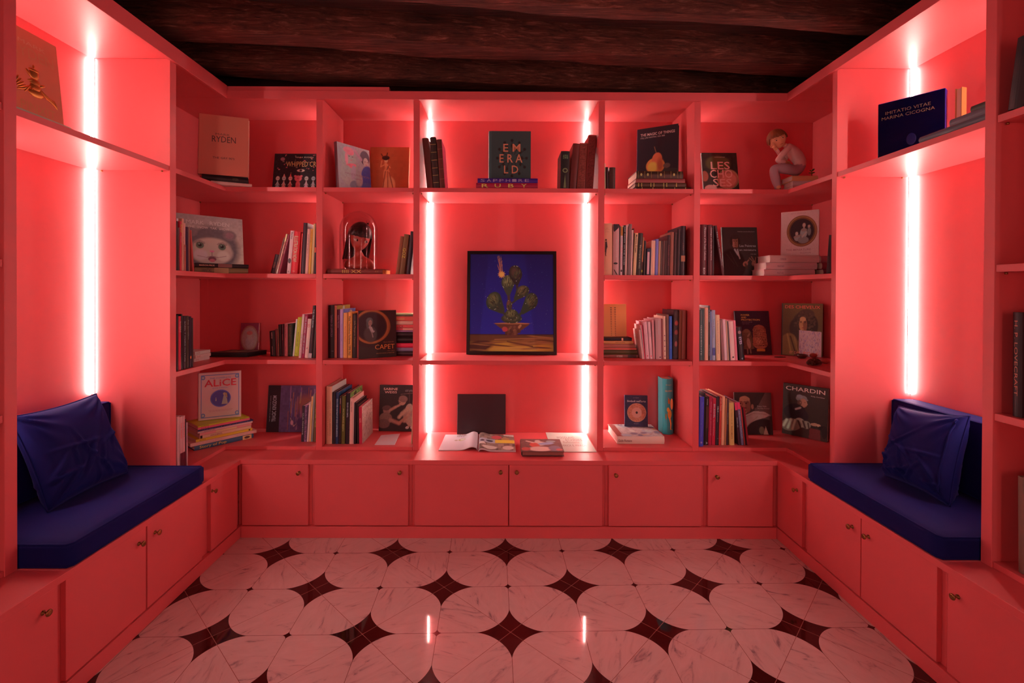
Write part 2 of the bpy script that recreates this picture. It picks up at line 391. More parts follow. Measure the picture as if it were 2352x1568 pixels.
# ------------------------------------------------------------------ bench top and base cabinets
bt = thing('worktop', 'long coral red U-shaped worktop running under all the shelving', 'worktop', (X0, CY, ZC-.026))
l = bt.location
xo, xo2 = XLB-.02, XRB+.02
pts = [(CL, YN-.8), (CL, CY), (CR, CY), (CR, YN-.8), (xo2, YN-.8), (xo2, YB), (xo, YB), (xo, YN-.8)]
MB().prism([(a-l.x, c-l.y) for a, c in pts], 0, .026, PAINT).build('top', bt, .0015)
ZD0, ZD1 = .072, .424
def knob(parent, loc, rot):
    M = Matrix.Translation(loc) @ rot
    MB().lathe([(.008, 0), (.008, .002), (.0035, .004), (.003, .012), (.009, .017), (.0115, .020), (.0105, .0235), (.005, .0245)], BRASS, 18, M).build('knob', parent)
def cabinet(label, wall, a, b_, doors, knobs, ea=0, eb=0):
    """wall 'B','L','R'; a..b_ along the wall; doors = list of (from,to); knobs = positions along the wall, height"""
    fr = {'B': CY+.004, 'L': CL-.004, 'R': CR+.004}[wall]
    r = thing('base_cabinet', label, 'cabinet', {'B': ((a+b_)/2, fr, ZD0-.006), 'L': (fr, (a+b_)/2, ZD0-.006), 'R': (fr, (a+b_)/2, ZD0-.006)}[wall])
    L = r.location
    def bx(name, u0, u1, d0, d1, z0, z1, par):
        if wall == 'B': v = (u0-L.x, u1-L.x, d0, d1)
        elif wall == 'L': v = (-d1, -d0, u0-L.y, u1-L.y)
        else: v = (d0, d1, u0-L.y, u1-L.y)
        return MB().box(*v, z0-L.z, z1-L.z, PAINT).build(name, par, .0012)
    bx('body', a+ea, b_+eb, .020, .30, ZD0-.006, ZC-.0265, r)
    for (u0, u1), kn in zip(doors, knobs):
        d = bx('door', u0+.0015, u1-.0015, 0, .0195, ZD0, ZD1, r)
        p = (kn[0]-L.x, 0, kn[1]-L.z) if wall == 'B' else (0, kn[0]-L.y, kn[1]-L.z)
        rot = {'B': Matrix.Rotation(math.pi/2, 4, 'X'), 'L': Matrix.Rotation(math.pi/2, 4, 'Y'), 'R': Matrix.Rotation(-math.pi/2, 4, 'Y')}[wall]
        knob(d, p, rot)
bxp = lambda x: P(x, 1130, Y=CY+.004).x
kz = lambda x, y: (P(x, y, Y=CY).x, P(x, y, Y=CY).z)
d = [(555, 708), (721, 938), (952, 1168), (1169, 1384), (1398, 1612), (1626, 1776)]
D_ = [(bxp(a), bxp(c)) for a, c in d]
K_ = [kz(687, 1085), kz(919, 1084), kz(1150, 1083), kz(1187, 1083), kz(1414, 1090), kz(1646, 1094)]
m_ = lambda i, j: (D_[i][1]+D_[j][0])/2
cabinet('narrow coral cabinet at the left end under the back bookcase', 'B', CL+.004, m_(0, 1)-.0005, [D_[0]], [K_[0]], -.0275)
cabinet('coral cabinet second from left under the back bookcase', 'B', m_(0, 1)+.0005, m_(1, 2)-.0005, [D_[1]], [K_[1]])
cabinet('wide two-door coral cabinet below the framed cactus painting', 'B', m_(1, 2)+.0005, m_(3, 4)-.0005, D_[2:4], K_[2:4])
cabinet('coral cabinet second from right under the back bookcase', 'B', m_(3, 4)+.0005, m_(4, 5)-.0005, [D_[4]], [K_[4]])
cabinet('narrow coral cabinet at the right end under the back bookcase', 'B', m_(4, 5)+.0005, CR-.004, [D_[5]], [K_[5]], 0, .0275)
ly = lambda x: P(x, 1100, X=CL-.004).y
ry = lambda x: P(x, 1100, X=CR+.004).y
kl = lambda x, y: (P(x, y, X=CL).y, P(x, y, X=CL).z)
kr = lambda x, y: (P(x, y, X=CR).y, P(x, y, X=CR).z)
cabinet('small coral corner cabinet beyond the left bench', 'L', ly(473), CY-.0005, [(ly(484), ly(545))], [kl(489, 1127)], 0, .023)
cabinet('two-door coral cabinet under the left blue bench cushion', 'L', ly(142), ly(473)-.001, [(ly(150), ly(336)), (ly(338), ly(465))], [kl(321, 1248), kl(358, 1222)])
cabinet('coral cabinet nearest the camera at the left edge', 'L', .75, ly(142)-.001, [(.9, ly(133))], [kl(101, 1407)])
cabinet('small coral corner cabinet beyond the right bench', 'R', ry(1848), CY-.0005, [(ry(1843), ry(1786))], [kr(1829, 1125)], 0, .023)
cabinet('two-door coral cabinet under the right blue bench cushion', 'R', ry(2166), ry(1848)-.001, [(ry(1978), ry(1854)), (ry(2155), ry(1979))], [kr(1956, 1209), kr(1993, 1232)])
cabinet('coral cabinet nearest the camera at the right edge', 'R', .75, ry(2166)-.001, [(.9, ry(2178))], [kr(2198, 1370)])
def base(name, b): return tag(MB().box(*b, PAINT).build(name, None, .002), kind='structure')
base('baseboard_back', (CL+.001, CR-.001, CY+.001, CY+.3, 0, .0655))
base('baseboard_left', (CL-.3, CL-.001, YN-.8, CY+.3, 0, .0655))
base('baseboard_right', (CR+.001, CR+.3, YN-.8, CY+.3, 0, .0655))
# ------------------------------------------------------------------ light strips
def strip(label, x, y, ang, z0, z1, segs):
    r = thing('light_strip', label, 'light', (x, y, z0), ang)
    m = MB(); m.box(-.008, .008, -.002, 0, 0, z1-z0, ALU); m.build('profile', r)
    MB().box(-.0065, .0065, -.009, -.0021, .002, z1-z0-.002, segs or LEDM).build('diffuser', r)
e = .010; g5 = .0006
strip('glowing vertical light strip left of the cactus painting', DIV[1]+.019+g5, YB-e, math.pi/2, ZC+.001, ZT+.011, 0)
strip('glowing vertical light strip right of the cactus painting', DIV[2]-.019-g5, YB-e, -math.pi/2, ZC+.001, ZT+.011, 0)
for nm, xb, pp, sd in (('left', XLB, LP, -1), ('right', XRB, RP, 1)):
    strip('glowing vertical light strip in the far corner above the %s bench' % nm, xb-sd*e, pp[1][0]-g5, 0, .90, ZT+.011, 0)
    strip('vertical light strip hidden behind the near upright of the %s bench' % nm, xb-sd*e, pp[0][1]+g5, math.pi, .90, ZT+.011, LEDN)
for nm, i, sd in (('leftmost', 0, -1), ('second', 1, -1), ('fourth', 2, 1), ('rightmost', 3, 1)):
    strip('vertical light strip hidden in the inner back corner of the %s book column' % nm, DIV[i]+sd*(.019+g5), YB-e, sd*math.pi/2, S4+.001, ZT+.011, LEDH)
for nm, x, a in (('left', XL+.03, -.75*math.pi+math.pi*1.5), ('right', XR-.03, .75*math.pi-math.pi*1.5)):
    strip('vertical light strip on the %s wall of the entrance end behind the camera' % nm, x, -.9, a, .5, 2.4, LEDR)
# ================================================================== printing: lettering and pictures
def proj(p):
    q = RM.transposed() @ (Vector(p)-CO); return PX+F*q.x/-q.z, PY-F*q.y/-q.z
LIGHT = (.47, .172, .138)     # tint of the room's light on things facing the viewer, to recover body colours from the photo
def alb(h):
    c = lin(hx(h)); c = [max(.003, c[i]/LIGHT[i]) for i in range(3)]; k = min(1, .90/max(c)); return tuple(v*k for v in c)
def ink(h, rough=.42, coat=0):
    return mat('print_%s_%d_%d' % (h, rough*100, coat*10), alb(h), rough, raw=True, coat=coat)
TXT = {}; JOBS = []
def text_shape(s, bold):
    return TXT[(s, bold)]
def make_texts(keys):
    obs = []
    for k in keys:
        if k in TXT: continue
        cu = bpy.data.curves.new('t', 'FONT'); cu.body = k[0]; cu.resolution_u = 2; cu.offset = .009*k[1]
        o = bpy.data.objects.new('t', cu); C.objects.link(o); obs.append((k, o))
    bpy.context.view_layer.update(); dg = bpy.context.evaluated_depsgraph_get()
    for k, o in obs:
        me = o.evaluated_get(dg).to_mesh()
        v = np.array([(p.co.x, p.co.y) for p in me.vertices]); f = [tuple(p.vertices) for p in me.polygons]
        o.evaluated_get(dg).to_mesh_clear()
        lo, hi = v.min(0), v.max(0); TXT[k] = ((v-lo)/(hi-lo), f)
        cu = o.data; bpy.data.objects.remove(o); bpy.data.curves.remove(cu)
def print_mesh(mb, items, faces):
    """items: ('t', text, face, a0,a1,b0,b1, colour, bold) or ('q', face, a0,a1,b0,b1, colour) or ('e', face, cx,cy,rx,ry, colour)
    or ('p', face, pts, colour); faces: name -> (origin, a-vector, b-vector, normal)"""
    for n, it in enumerate(items):
        k = .0004+.00012*n
        if it[0] == 't':
            _, s, fc, a0, a1, b0, b1, col, *bd = it; O, A, B, N = faces[fc]; v, f = text_shape(s, bd[0] if bd else 0)
            mb.add([O+A*(a0+(a1-a0)*x)+B*(b0+(b1-b0)*y)+N*k for x, y in v], f, ink(col))
        elif it[0] == 'q':
            _, fc, a0, a1, b0, b1, col = it; O, A, B, N = faces[fc]
            mb.add([O+A*a+B*b+N*k for a, b in ((a0, b0), (a1, b0), (a1, b1), (a0, b1))], [(0, 1, 2, 3)], ink(col))
        elif it[0] == 'e':
            _, fc, cx, cy, rx, ry, col = it; O, A, B, N = faces[fc]
            mb.add([O+A*(cx+rx*math.cos(t*math.pi/14))+B*(cy+ry*math.sin(t*math.pi/14))+N*k for t in range(28)], [tuple(range(28))], ink(col))
        elif it[0] == 'p':
            _, fc, pts, col = it; O, A, B, N = faces[fc]
            mb.add([O+A*a+B*b+N*k for a, b in pts], [tuple(range(len(pts)))], ink(col))
def albp(h):
    c = lin(hx(h)); c = [max(.0015, c[i]/(.58, .212, .175)[i]) for i in range(3)]; k = min(1, .88/max(c)); return tuple(v*k for v in c)
def paint(nx, ny, bg, layers, seed=1):
    """colour grid of a printed picture: soft ellipses, polygons, strokes, grain"""
    rs = np.random.RandomState(seed)
    X, Y = np.meshgrid(np.linspace(0, 1, nx), np.linspace(0, 1, ny)); asp = ny/nx
    bg = bg if isinstance(bg, tuple) and isinstance(bg[0], str) else (bg, bg)
    a, b = np.array(albp(bg[0])), np.array(albp(bg[1])); img = a+(b-a)*Y[..., None]
    for L in layers:
        t = L[0]
        if t == 'e':
            _, cx, cy, rx, ry, ang, soft, col = L; c, s = math.cos(math.radians(ang)), math.sin(math.radians(ang))
            dx, dy = X-cx, (Y-cy)*asp; u, v = (dx*c+dy*s)/rx, (-dx*s+dy*c)/(ry*asp)
            m = np.clip((1-np.sqrt(u*u+v*v))/max(soft*.5, .03)+.5, 0, 1)
        elif t == 'r':
            _, cx, cy, rx, ry, w, col = L; d = np.abs(np.sqrt(((X-cx)/rx)**2+((Y-cy)/ry)**2)-1); m = np.clip(1.5-d/w, 0, 1)
        elif t == 'p':
            _, pts, col = L; m = np.zeros_like(X); n = len(pts)
            for i in range(n):
                (x0, y0), (x1, y1) = pts[i], pts[(i+1) % n]
                if y0 == y1: continue
                cond = ((Y >= min(y0, y1)) & (Y < max(y0, y1)) & (X < x0+(Y-y0)*(x1-x0)/(y1-y0))); m = np.where(cond, 1-m, m)
        elif t == 'l':
            _, x0, y0, x1, y1, w, col = L; dx, dy = x1-x0, (y1-y0)*asp; l2 = dx*dx+dy*dy
            tt = np.clip(((X-x0)*dx+(Y-y0)*asp*dy)/l2, 0, 1); d = np.hypot(X-x0-tt*dx, (Y-y0)*asp-tt*dy); m = np.clip(1.5-d/w, 0, 1)
        elif t == 'n':
            _, k, amp = L; g = rs.rand(max(2, int(k*asp)), k); yi = np.clip((Y*(g.shape[0]-1)).astype(int), 0, g.shape[0]-1); xi = np.clip((X*(k-1)).astype(int), 0, k-1)
            img = img*(1+amp*(g[yi, xi][..., None]-.5)); continue
        img = img*(1-m[..., None])+np.array(albp(col))*m[..., None]
    return np.clip(img, .001, .9)
def picture(name, parent, face, rect, img, glossy=False, lift=.0003, label=None):
    O, A, B, N = face; ny, nx = img.shape[:2]; a0, a1, b0, b1 = rect
    me = bpy.data.meshes.new(name)
    vs = [O+A*(a0+(a1-a0)*i/(nx-1))+B*(b0+(b1-b0)*j/(ny-1))+N*lift for j in range(ny) for i in range(nx)]
    fs = [(j*nx+i, j*nx+i+1, (j+1)*nx+i+1, (j+1)*nx+i) for j in range(ny-1) for i in range(nx-1)]
    me.from_pydata([tuple(v) for v in vs], [], fs)
    ca = me.color_attributes.new('Col', 'FLOAT_COLOR', 'POINT')
    ca.data.foreach_set('color', np.concatenate([img.reshape(-1, 3), np.ones((nx*ny, 1))], 1).astype(np.float32).ravel())
    me.materials.append(PICG if glossy else PICM)
    o = bpy.data.objects.new(name, me); C.objects.link(o); o.parent = parent
    if label: o['label'] = label
    return o
# ================================================================== books
PAGE = mat('book_pages', (.66, .58, .47), .9, raw=True)
PAGEW = mat('white_book_pages', (.8, .76, .70), .9, raw=True)
def book(label, T, D, H, col, M, hard=True, items=(), pic=None, group=None, spine=None, name='book', page=None, gloss=0, round_=None, rough=.42, cat='book', spics=None):
    r = thing(name, label, cat, group=group, M=Matrix.Translation((0, 0, .0007)) @ M)
    t = min(.0028, T*.16) if hard else min(.0008, T*.1)
    ins = .0035 if hard else .0004
    cv = ink(col, rough, gloss); sp = ink(spine, rough, gloss) if spine else cv
    h = T/2; rd = round_ if round_ is not None else (min(.006, T*.16) if hard and T > .012 else 0)
    n = 6 if rd else 1
    arc = [(-h+T*i/n, -rd*math.sin(math.pi*i/n)) for i in range(n+1)]
    arci = [(-(h-t)+(T-2*t)*i/n, t-rd*math.sin(math.pi*i/n)) for i in range(n, -1, -1)]
    m = MB()
    # spine strip
    k = len(arc)
    m.prism(arc+arci, 0, H, sp, smooth=False)
    m.box(h-t, h, 0.0005, D, 0, H, cv); m.box(-h, -h+t, 0.0005, D, 0, H, cv)
    m.build('cover', r, .0004 if T > .01 else 0)
    MB().box(-h+t, h-t, t, D-ins, ins, H-ins, page or PAGE).build('page_block', r)
    faces = {'c': (Vector((h, 0, 0)), Vector((0, D, 0)), Vector((0, 0, H)), Vector((1, 0, 0))),
             'b': (Vector((-h, D, 0)), Vector((0, -D, 0)), Vector((0, 0, H)), Vector((-1, 0, 0))),
             'd': (Vector((-h, -rd, H)), Vector((0, 0, -H)), Vector((T, 0, 0)), Vector((0, -1, 0))),
             'u': (Vector((h, -rd, 0)), Vector((0, 0, H)), Vector((-T, 0, 0)), Vector((0, -1, 0))),
             'h': (Vector((-h, -rd, 0)), Vector((T, 0, 0)), Vector((0, 0, H)), Vector((0, -1, 0)))}
    if pic is not None:
        rect, img = pic[0], pic[1]; picture('cover_picture', r, faces[pic[2] if len(pic) > 2 else 'c'], rect, img, gloss > .2)
    if spics is not None: picture('spine_picture', r, faces['h'], spics[0], spics[1], gloss > .2, .0006)
    if items:
        JOBS.append((r, list(items), faces))
    return r
NUM = ['first', 'second', 'third', 'fourth', 'fifth', 'sixth', 'seventh', 'eighth', 'ninth', 'tenth', 'eleventh', 'twelfth', 'thirteenth',
       'fourteenth', 'fifteenth', 'sixteenth', 'seventeenth', 'eighteenth', 'nineteenth', 'twentieth', 'twenty-first', 'twenty-second',
       'twenty-third', 'twenty-fourth', 'twenty-fifth', 'twenty-sixth', 'twenty-seventh', 'twenty-eighth']
def fr(o, s, x, y): return o[0]+x/s, o[1]+y/s
def row(fo, s, wall, plane, z, where, group, entries):
    """upright books; entry: (x left, x right at the foot, x of the top left corner, y top, colour, look, depth, dict)"""
    tot = len(entries); prev = None
    for i, e in enumerate(entries):
        xl, xr, xt, yt, col, look = e[:6]; D = e[6] if len(e) > 6 else .2; kw = dict(e[7]) if len(e) > 7 else {}
        pl = kw.pop('plane', plane); px0, py = fr(fo, s, xl, yt); px1, _ = fr(fo, s, xr, yt); pxt, _ = fr(fo, s, xt, yt)
        ax = 'Y' if wall == 'B' else 'X'; ui = 0 if wall == 'B' else 1
        a, b_, tp = P(px0, 668, **{ax: pl}), P(px1, 668, **{ax: pl}), P(pxt, py, **{ax: pl})
        sg = 1 if wall in 'BL' else -1
        u0, u1, ut = a[ui]*sg, b_[ui]*sg, tp[ui]*sg; h = tp.z-z; tl = (ut-u0)/h
        # neighbours must not cut into each other: keep clear of the right side of the book before
        if prev is not None and abs(prev[4]-pl) < .1:
            pr, ptl, ph_, _, _ = prev; hm_ = min(ph_, h)
            for g_ in (0,):
                if u0 < pr+.0012: u0 = min(pr+.0012, u1-.0035) if pr+.0012 < u1-.0035 else pr+.0012
                if u1 < u0+.0035: u1 = u0+.0035
            if u0+hm_*tl < pr+hm_*ptl+.0012: tl = ptl+(pr+.0012-u0)/hm_
        lean = math.atan(tl); W_ = u1-u0; T = max(.0022, (W_-.0004)*math.cos(lean)); H = h/math.cos(lean)
        if lean > 0: H = max(.02, (h-T*math.sin(lean))/math.cos(lean)); piv, cx = u0+T/math.cos(lean), T/2
        else: piv, cx = u0, -T/2
        prev = (u0+T/math.cos(lean), tl, H*math.cos(lean)+T*abs(math.sin(lean)), u1, pl)
        piv *= sg
        pt = {'B': (piv, pl, z), 'L': (pl, piv, z), 'R': (pl, piv, z)}[wall]
        rz = {'B': 0, 'L': math.pi/2, 'R': -math.pi/2}[wall]
        M = Matrix.Translation(pt) @ Matrix.Rotation(rz, 4, 'Z') @ Matrix.Rotation(lean, 4, 'Y') @ Matrix.Translation((-cx, 0, 0))
        lab = '%s book, %s from left in %s' % (look, NUM[i], where)
        book(lab, T, D, H, col, M, group=group, **kw)
def corner_pt(c, z):
    p = P(c[0], c[1], Z=z) if c[1] is not None else P(c[0], 668, Y=c[2]); return Vector((p.x, p.y, z))
def face(label, BL, BR, z, ytop, T, col, tilt=8, width=None, height=None, **kw):
    a, b_ = corner_pt(BL, z), corner_pt(BR, z); u = (b_-a); D = width or u.length; u.normalize()
    nh = Vector((u.y, -u.x, 0)); t = math.radians(tilt); up = Vector((0, 0, 1))
    n = nh*math.cos(t)+up*math.sin(t); zd = up*math.cos(t)-nh*math.sin(t)
    a = a+up*(T*math.sin(t))
    if height is None:
        lo, hi = .02, .8
        for _ in range(40):
            m = (lo+hi)/2
            if proj(a+zd*m)[1] > ytop: lo = m
            else: hi = m
        height = lo
    o = a-n*(T/2); M = Matrix(((n.x, u.x, zd.x, o.x), (n.y, u.y, zd.y, o.y), (n.z, u.z, zd.z, o.z), (0, 0, 0, 1)))
    return book(label, T, D, height, col, M, **kw)
def flat(label, L, R, z, T, D, col, tail=False, **kw):
    """lying book; L,R world (x,y) of the near edge; spine towards the viewer, or the tail when tail"""
    a, b_ = Vector((L[0], L[1], z)), Vector((R[0], R[1], z)); u = b_-a; ln = u.length; u.normalize(); nh = Vector((u.y, -u.x, 0)); up = Vector((0, 0, 1))
    if not tail: o = b_+up*(T/2); X_, Y_, Z_ = up, -nh, -u; dd, hh = D, ln
    else: o = a+up*(T/2); X_, Y_, Z_ = up, u, -nh; dd, hh = ln, D
    M = Matrix(((X_.x, Y_.x, Z_.x, o.x), (X_.y, Y_.y, Z_.y, o.y), (X_.z, Y_.z, Z_.z, o.z), (0, 0, 0, 1)))
    return book(label, T, dd, hh, col, M, **kw)
def PP(x, y, z): p = P(x, y, Z=z); return (p.x, p.y)
def PY_(x, Y): return (P(x, 668, Y=Y).x, Y)
def stack(where, group, z, specs):
    """from the bottom up: (L, R, thickness, depth, colour, look, dict)"""
    n = len(specs)
    for i, (L, R, T, D, col, look, *k) in enumerate(specs):
        kw = k[0] if k else {}
        nm = 'lowest' if i == 0 else ('topmost' if i == n-1 else NUM[i]+' from bottom')
        flat('%s book %s in %s' % (look, nm, where), L, R, z, T-.0012, D, col, group=group, **kw); z += T
    return z
T_ = lambda s, a0, a1, c0, c1, col, b=0, f='d': ('t', s, f, a0, a1, c0, c1, col, b)
# ================================================================== what stands on the shelves
# ---- top left corner compartment
z = S1
Lb, Rb = PP(463, 414, z+.019), PP(571, 427, z+.019)
L0, R0 = PP(456, 398.5, z+.054), PP(571, 409.5, z+.054)
def shift(p, d): return (p[0]+d[0], p[1]+d[1])
flat('thin salmon book lying beneath the black one, under the tall cream book at top left', shift(L0, (.06, .02)), shift(R0, (.02, 0)), z, .018, .2, 'c87868', group='books under the tall cream book')
flat('thick black book lying directly under the tall cream book at top left', shift(L0, (.018, .002)), shift(R0, (0, -.004)), z+.0185, .0355, .2, '1c0c0c', group='books under the tall cream book',
     items=[T_('RYDEN', .66, .78, .3, .7, '5a3a28')])
c = [('q', 'c', .06, .07, .05, .95, 'c4523e'), T_('MARK', .33, .62, .665, .70, '6a3428', 0, 'c'), T_('RYDEN', .26, .74, .55, .65, '4a2420', 0, 'c'), T_('THE GAY 90\'S', .28, .72, .27, .305, '4a2420', 0, 'c'),
     T_("THE GAY 90'S", .3, .72, .3, .7, '8a4a3c'), T_('RYDEN', .05, .2, .3, .7, '8a4a3c')]
face('tall cream book with small dark lettering standing in the top left corner compartment', (455, 399.5), (569.5, 408), z+.054, 260, .036, 'cf5c46', tilt=4, items=c, page=PAGEW)
ny = 80
figs = [('n', 40, .5)]
for i, (x, c1, c2) in enumerate([(.087, 'c88878', 'a89088'), (.198, 'e0a090', 'd87060'), (.313, 'd08070', 'a83830'), (.452, 'd85050', 'b83838'), (.60, 'e0a090', 'd88080'), (.724, 'e8c0b8', 'a87068'), (.86, 'd08878', 'a05048')]):
    big = i == 3
    figs += [('e', x, .37, .034 if not big else .066, .055 if not big else .075, 0, .3, c1), ('e', x, .22, .018 if not big else .04, .09, 0, .3, c2), ('e', x, .15, .034 if not big else .045, .05, 0, .4, c2), ('l', x-.012, .03, x-.012, .12, .006, c1), ('l', x+.012, .03, x+.012, .12, .006, c1), ('l', x-.035, .2, x, .28, .005, c1), ('l', x+.035, .2, x, .28, .005, c1), ('e', x-.012, .37, .006, .008, 0, .4, '301414'), ('e', x+.012, .37, .006, .008, 0, .4, '301414')]
    if i in (1, 2): figs.append(('p', [(x-.02, .41), (x+.02, .41), (x, .50)], c2))
    if big: figs += [('e', x-.055, .43, .022, .026, 0, .3, c1), ('e', x+.055, .43, .022, .026, 0, .3, c1)]
for i in range(26): figs.append(('e', rnd.uniform(.03, .97), rnd.uniform(.5, .97), rnd.uniform(.006, .02), .012, 0, .4, rnd.choice(['b04040', '8a5040', '704030'])))
figs += [('e', .49, .57, .07, .035, 0, .2, 'c07868'), ('e', .49, .57, .025, .028, 0, .2, '301818'), ('e', .86, .92, .045, .05, 0, .3, 'b04048'), ('e', .15, .86, .04, .045, 0, .5, '8a4040')]
face('wide black picture book with six small pale figures, top left corner compartment', (624, None, 3.10), (727, None, 3.10), z, 353, .02, '241414', tilt=9, width=.365,
     pic=((0, 1, 0, 1), paint(150, 110, '1c1012', figs, 3)), items=[T_('MARK RYDEN', .38, .70, .89, .925, 'a87058', 0, 'c'), T_('WHIPPED CREAM', .22, .93, .67, .80, 'b06a3c', 0, 'c')])
# ---- left corner, second shelf
z = S2; K7 = (395, 490); s7 = 10.45
row(K7, s7, 'L', XL-.022, z, 'row left of grey furry face book', 'books left of the furry face book', [
    (98, 140, 98, 120, '18090a', 'black white-topped', .18, {'items': [('q', 'h', 0, 1, .95, 1, 'b08078')]}),
    (142, 180, 118, 330, '381414', 'dark brown', .17),
    (182, 235, 132, 175, 'a01c24', 'crimson', .19, {'items': [T_('ANNI', .06, .22, .2, .8, 'd89030', 1), T_('JENSEN', .3, .42, .3, .7, 'd08080')]}),
    (237, 280, 190, 112, 'b86850', 'tall salmon', .2, {'items': [T_('MICHAEL HUSSAR', .35, .6, .3, .7, '7a3a30')]}),
    (285, 325, 240, 225, 'b06858', 'short two-tone pink', .18, {'items': [('q', 'h', 0, 1, 0, .55, '8c3c2c'), T_('CRUZ', .5, .58, .2, .8, 'c88878')]}),
    (330, 400, 305, 318, '241020', 'dark navy', .13),
    (404, 430, 398, 330, '7a4030', 'slim brown', .11),
    (492, 535, 418, 400, '8c2820', 'leaning brick red', .09)])
ey = []
for cx, cy in ((.375, .48), (.685, .47)):
    ey += [('e', cx, cy, .072, .072, 0, .25, 'a06858'), ('e', cx, cy, .055, .055, 0, .3, '4a4030'), ('e', cx, cy+.005, .026, .026, 0, .3, '180c0c'), ('e', cx-.012, cy+.02, .008, .008, 0, .4, 'c0a090')]
    for a in range(30, 160, 13): ey.append(('l', cx+.052*math.cos(math.radians(a)), cy+.05*math.sin(math.radians(a)), cx+.086*math.cos(math.radians(a)), cy+.086*math.sin(math.radians(a)), .003, '3a2020'))
fur = [('e', .55, .42, .38, .41, 0, .5, '573a38'), ('e', .80, .68, .10, .09, 0, .5, '6a4440'), ('e', .80, .68, .06, .055, 0, .5, '7c4444'), ('e', .27, .70, .08, .08, 0, .5, '6a4440'), ('n', 34, .18),
       ('e', .54, .36, .30, .21, 0, .3, '9a6658'), ('e', .54, .46, .26, .16, 0, .5, 'a06a5a'), ('e', .38, .32, .10, .09, 0, .8, 'a87068'), ('e', .70, .31, .09, .09, 0, .8, 'b07868')] + ey + \
      [('e', .54, .385, .034, .018, 0, .3, 'b04858'), ('l', .54, .37, .54, .30, .004, '603030'), ('l', .54, .30, .46, .275, .005, '6a3838'), ('l', .46, .275, .34, .30, .005, '84504a'), ('l', .54, .30, .62, .28, .005, '6a3838'), ('l', .62, .28, .74, .31, .005, '84504a'), ('e', .54, .25, .058, .042, 0, .2, '602428'), ('e', .54, .225, .04, .028, 0, .3, '9a3c40'), ('e', .54, .10, .33, .07, 0, .5, '40202a')]
face('large square grey book with a pale furry big-eyed face on the cover', (395, None, 2.83), (561, None, 3.12), z, 499.5, .016, '9a6e60', tilt=6, height=.365,
     pic=((0, 1, 0, 1), paint(120, 120, ('a87460', '8a5e56'), fur, 4)), items=[T_('MARK   RYDEN', .20, .80, .84, .905, 'd89484', 0, 'c'), T_('THE  SNOW  YAK  SHOW', .22, .80, .77, .81, 'c88878', 0, 'c')])
a, b_ = PY_(447, 2.82), PY_(571, 2.99)
flat('lower brown speckled book lying in front of the furry face book', shift(a, (.0, .0)), shift(b_, (-.003, 0)), z, .033, .10, '6a4228', group='pair lying before the furry face book', items=[('q', 'd', .35, .62, 0, 1, '8a5030'), T_('VANITAS', .12, .3, .2, .8, '30181a')])
flat('upper black book lying in front of the furry face book', a, b_, z+.0345, .024, .10, '1c0e0e', group='pair lying before the furry face book', items=[T_('MARION PECK', .08, .36, .3, .7, 'd08060', 1), ('q', 'd', .42, .68, .05, .95, '6a3028')])
K8 = (600, 500); s8 = 11.2
row(K8, s8, 'B', 2.955, z, 'row right of furry face book', 'books right of the furry face book', [
    (232, 335, 362, 935, '2c1214', 'short dark brown', .15, {'items': [T_('CATHERINE', .4, .7, .3, .7, '8a5040')]}),
    (340, 372, 545, 505, '4a1c18', 'brown mottled', .16, {'spics': ((.05, .95, 0, 1), paint(4, 60, '5a241c', [('n', 9, 1.1)], 2))}),
    (376, 420, 640, 410, '8c4c24', 'gold-edged brown', .16, {'gloss': .6, 'spics': ((.05, .95, 0, 1), paint(5, 70, '7c3420', [('n', 7, 1.3), ('e', .5, .9, .9, .1, 0, .5, 'e8b070')], 6))}),
    (424, 478, 690, 420, '701c24', 'wine red', .2, {'items': [T_('THE ART OF MARK', .12, .5, .3, .7, 'c07868')]}),
    (655, 752, 750, 330, 'b87068', 'pale grey', .17, {'items': [T_('Banksy', .04, .2, .25, .75, '2c1618', 1), ('e', 'h', .5, .3, .4, .06, '2c1a1a'), T_('6', .93, .97, .3, .7, '3c1c1c')]}),
    (760, 925, 850, 350, 'b41c20', 'bright red', .15, {'items': [T_('ILLUSTRATION NOW!', .11, .72, .12, .78, 'f0b088', 1), T_('TASCHEN', .93, .955, .3, .7, 'e08070', 0)]}),
    (985, 1010, 1045, 400, 'c02c28', 'thin scarlet', .15),
    (1015, 1120, 1090, 130, '2a1418', 'tall dark violet', .2),
    (1126, 1205, 1180, 285, 'd07868', 'pink', .16, {'items': [T_('GIORGIO DE CHIRICO', .12, .55, .3, .7, '6a3434')]}),
    (1210, 1270, 1250, 285, 'c06a28', 'orange', .16, {'items': [T_('NICOLETTA', .05, .3, .3, .7, '7a3018')]}),
    (1280, 1340, 1310, 155, 'b87850', 'tan', .2),
    (1343, 1376, 1345, 130, '201014', 'black orange-labelled', .2, {'items': [('q', 'h', 0, 1, .42, .52, 'c84028')]}),
    (1380, 1430, 1376, 110, '180c10', 'glossy black', .22, {'gloss': .8})])
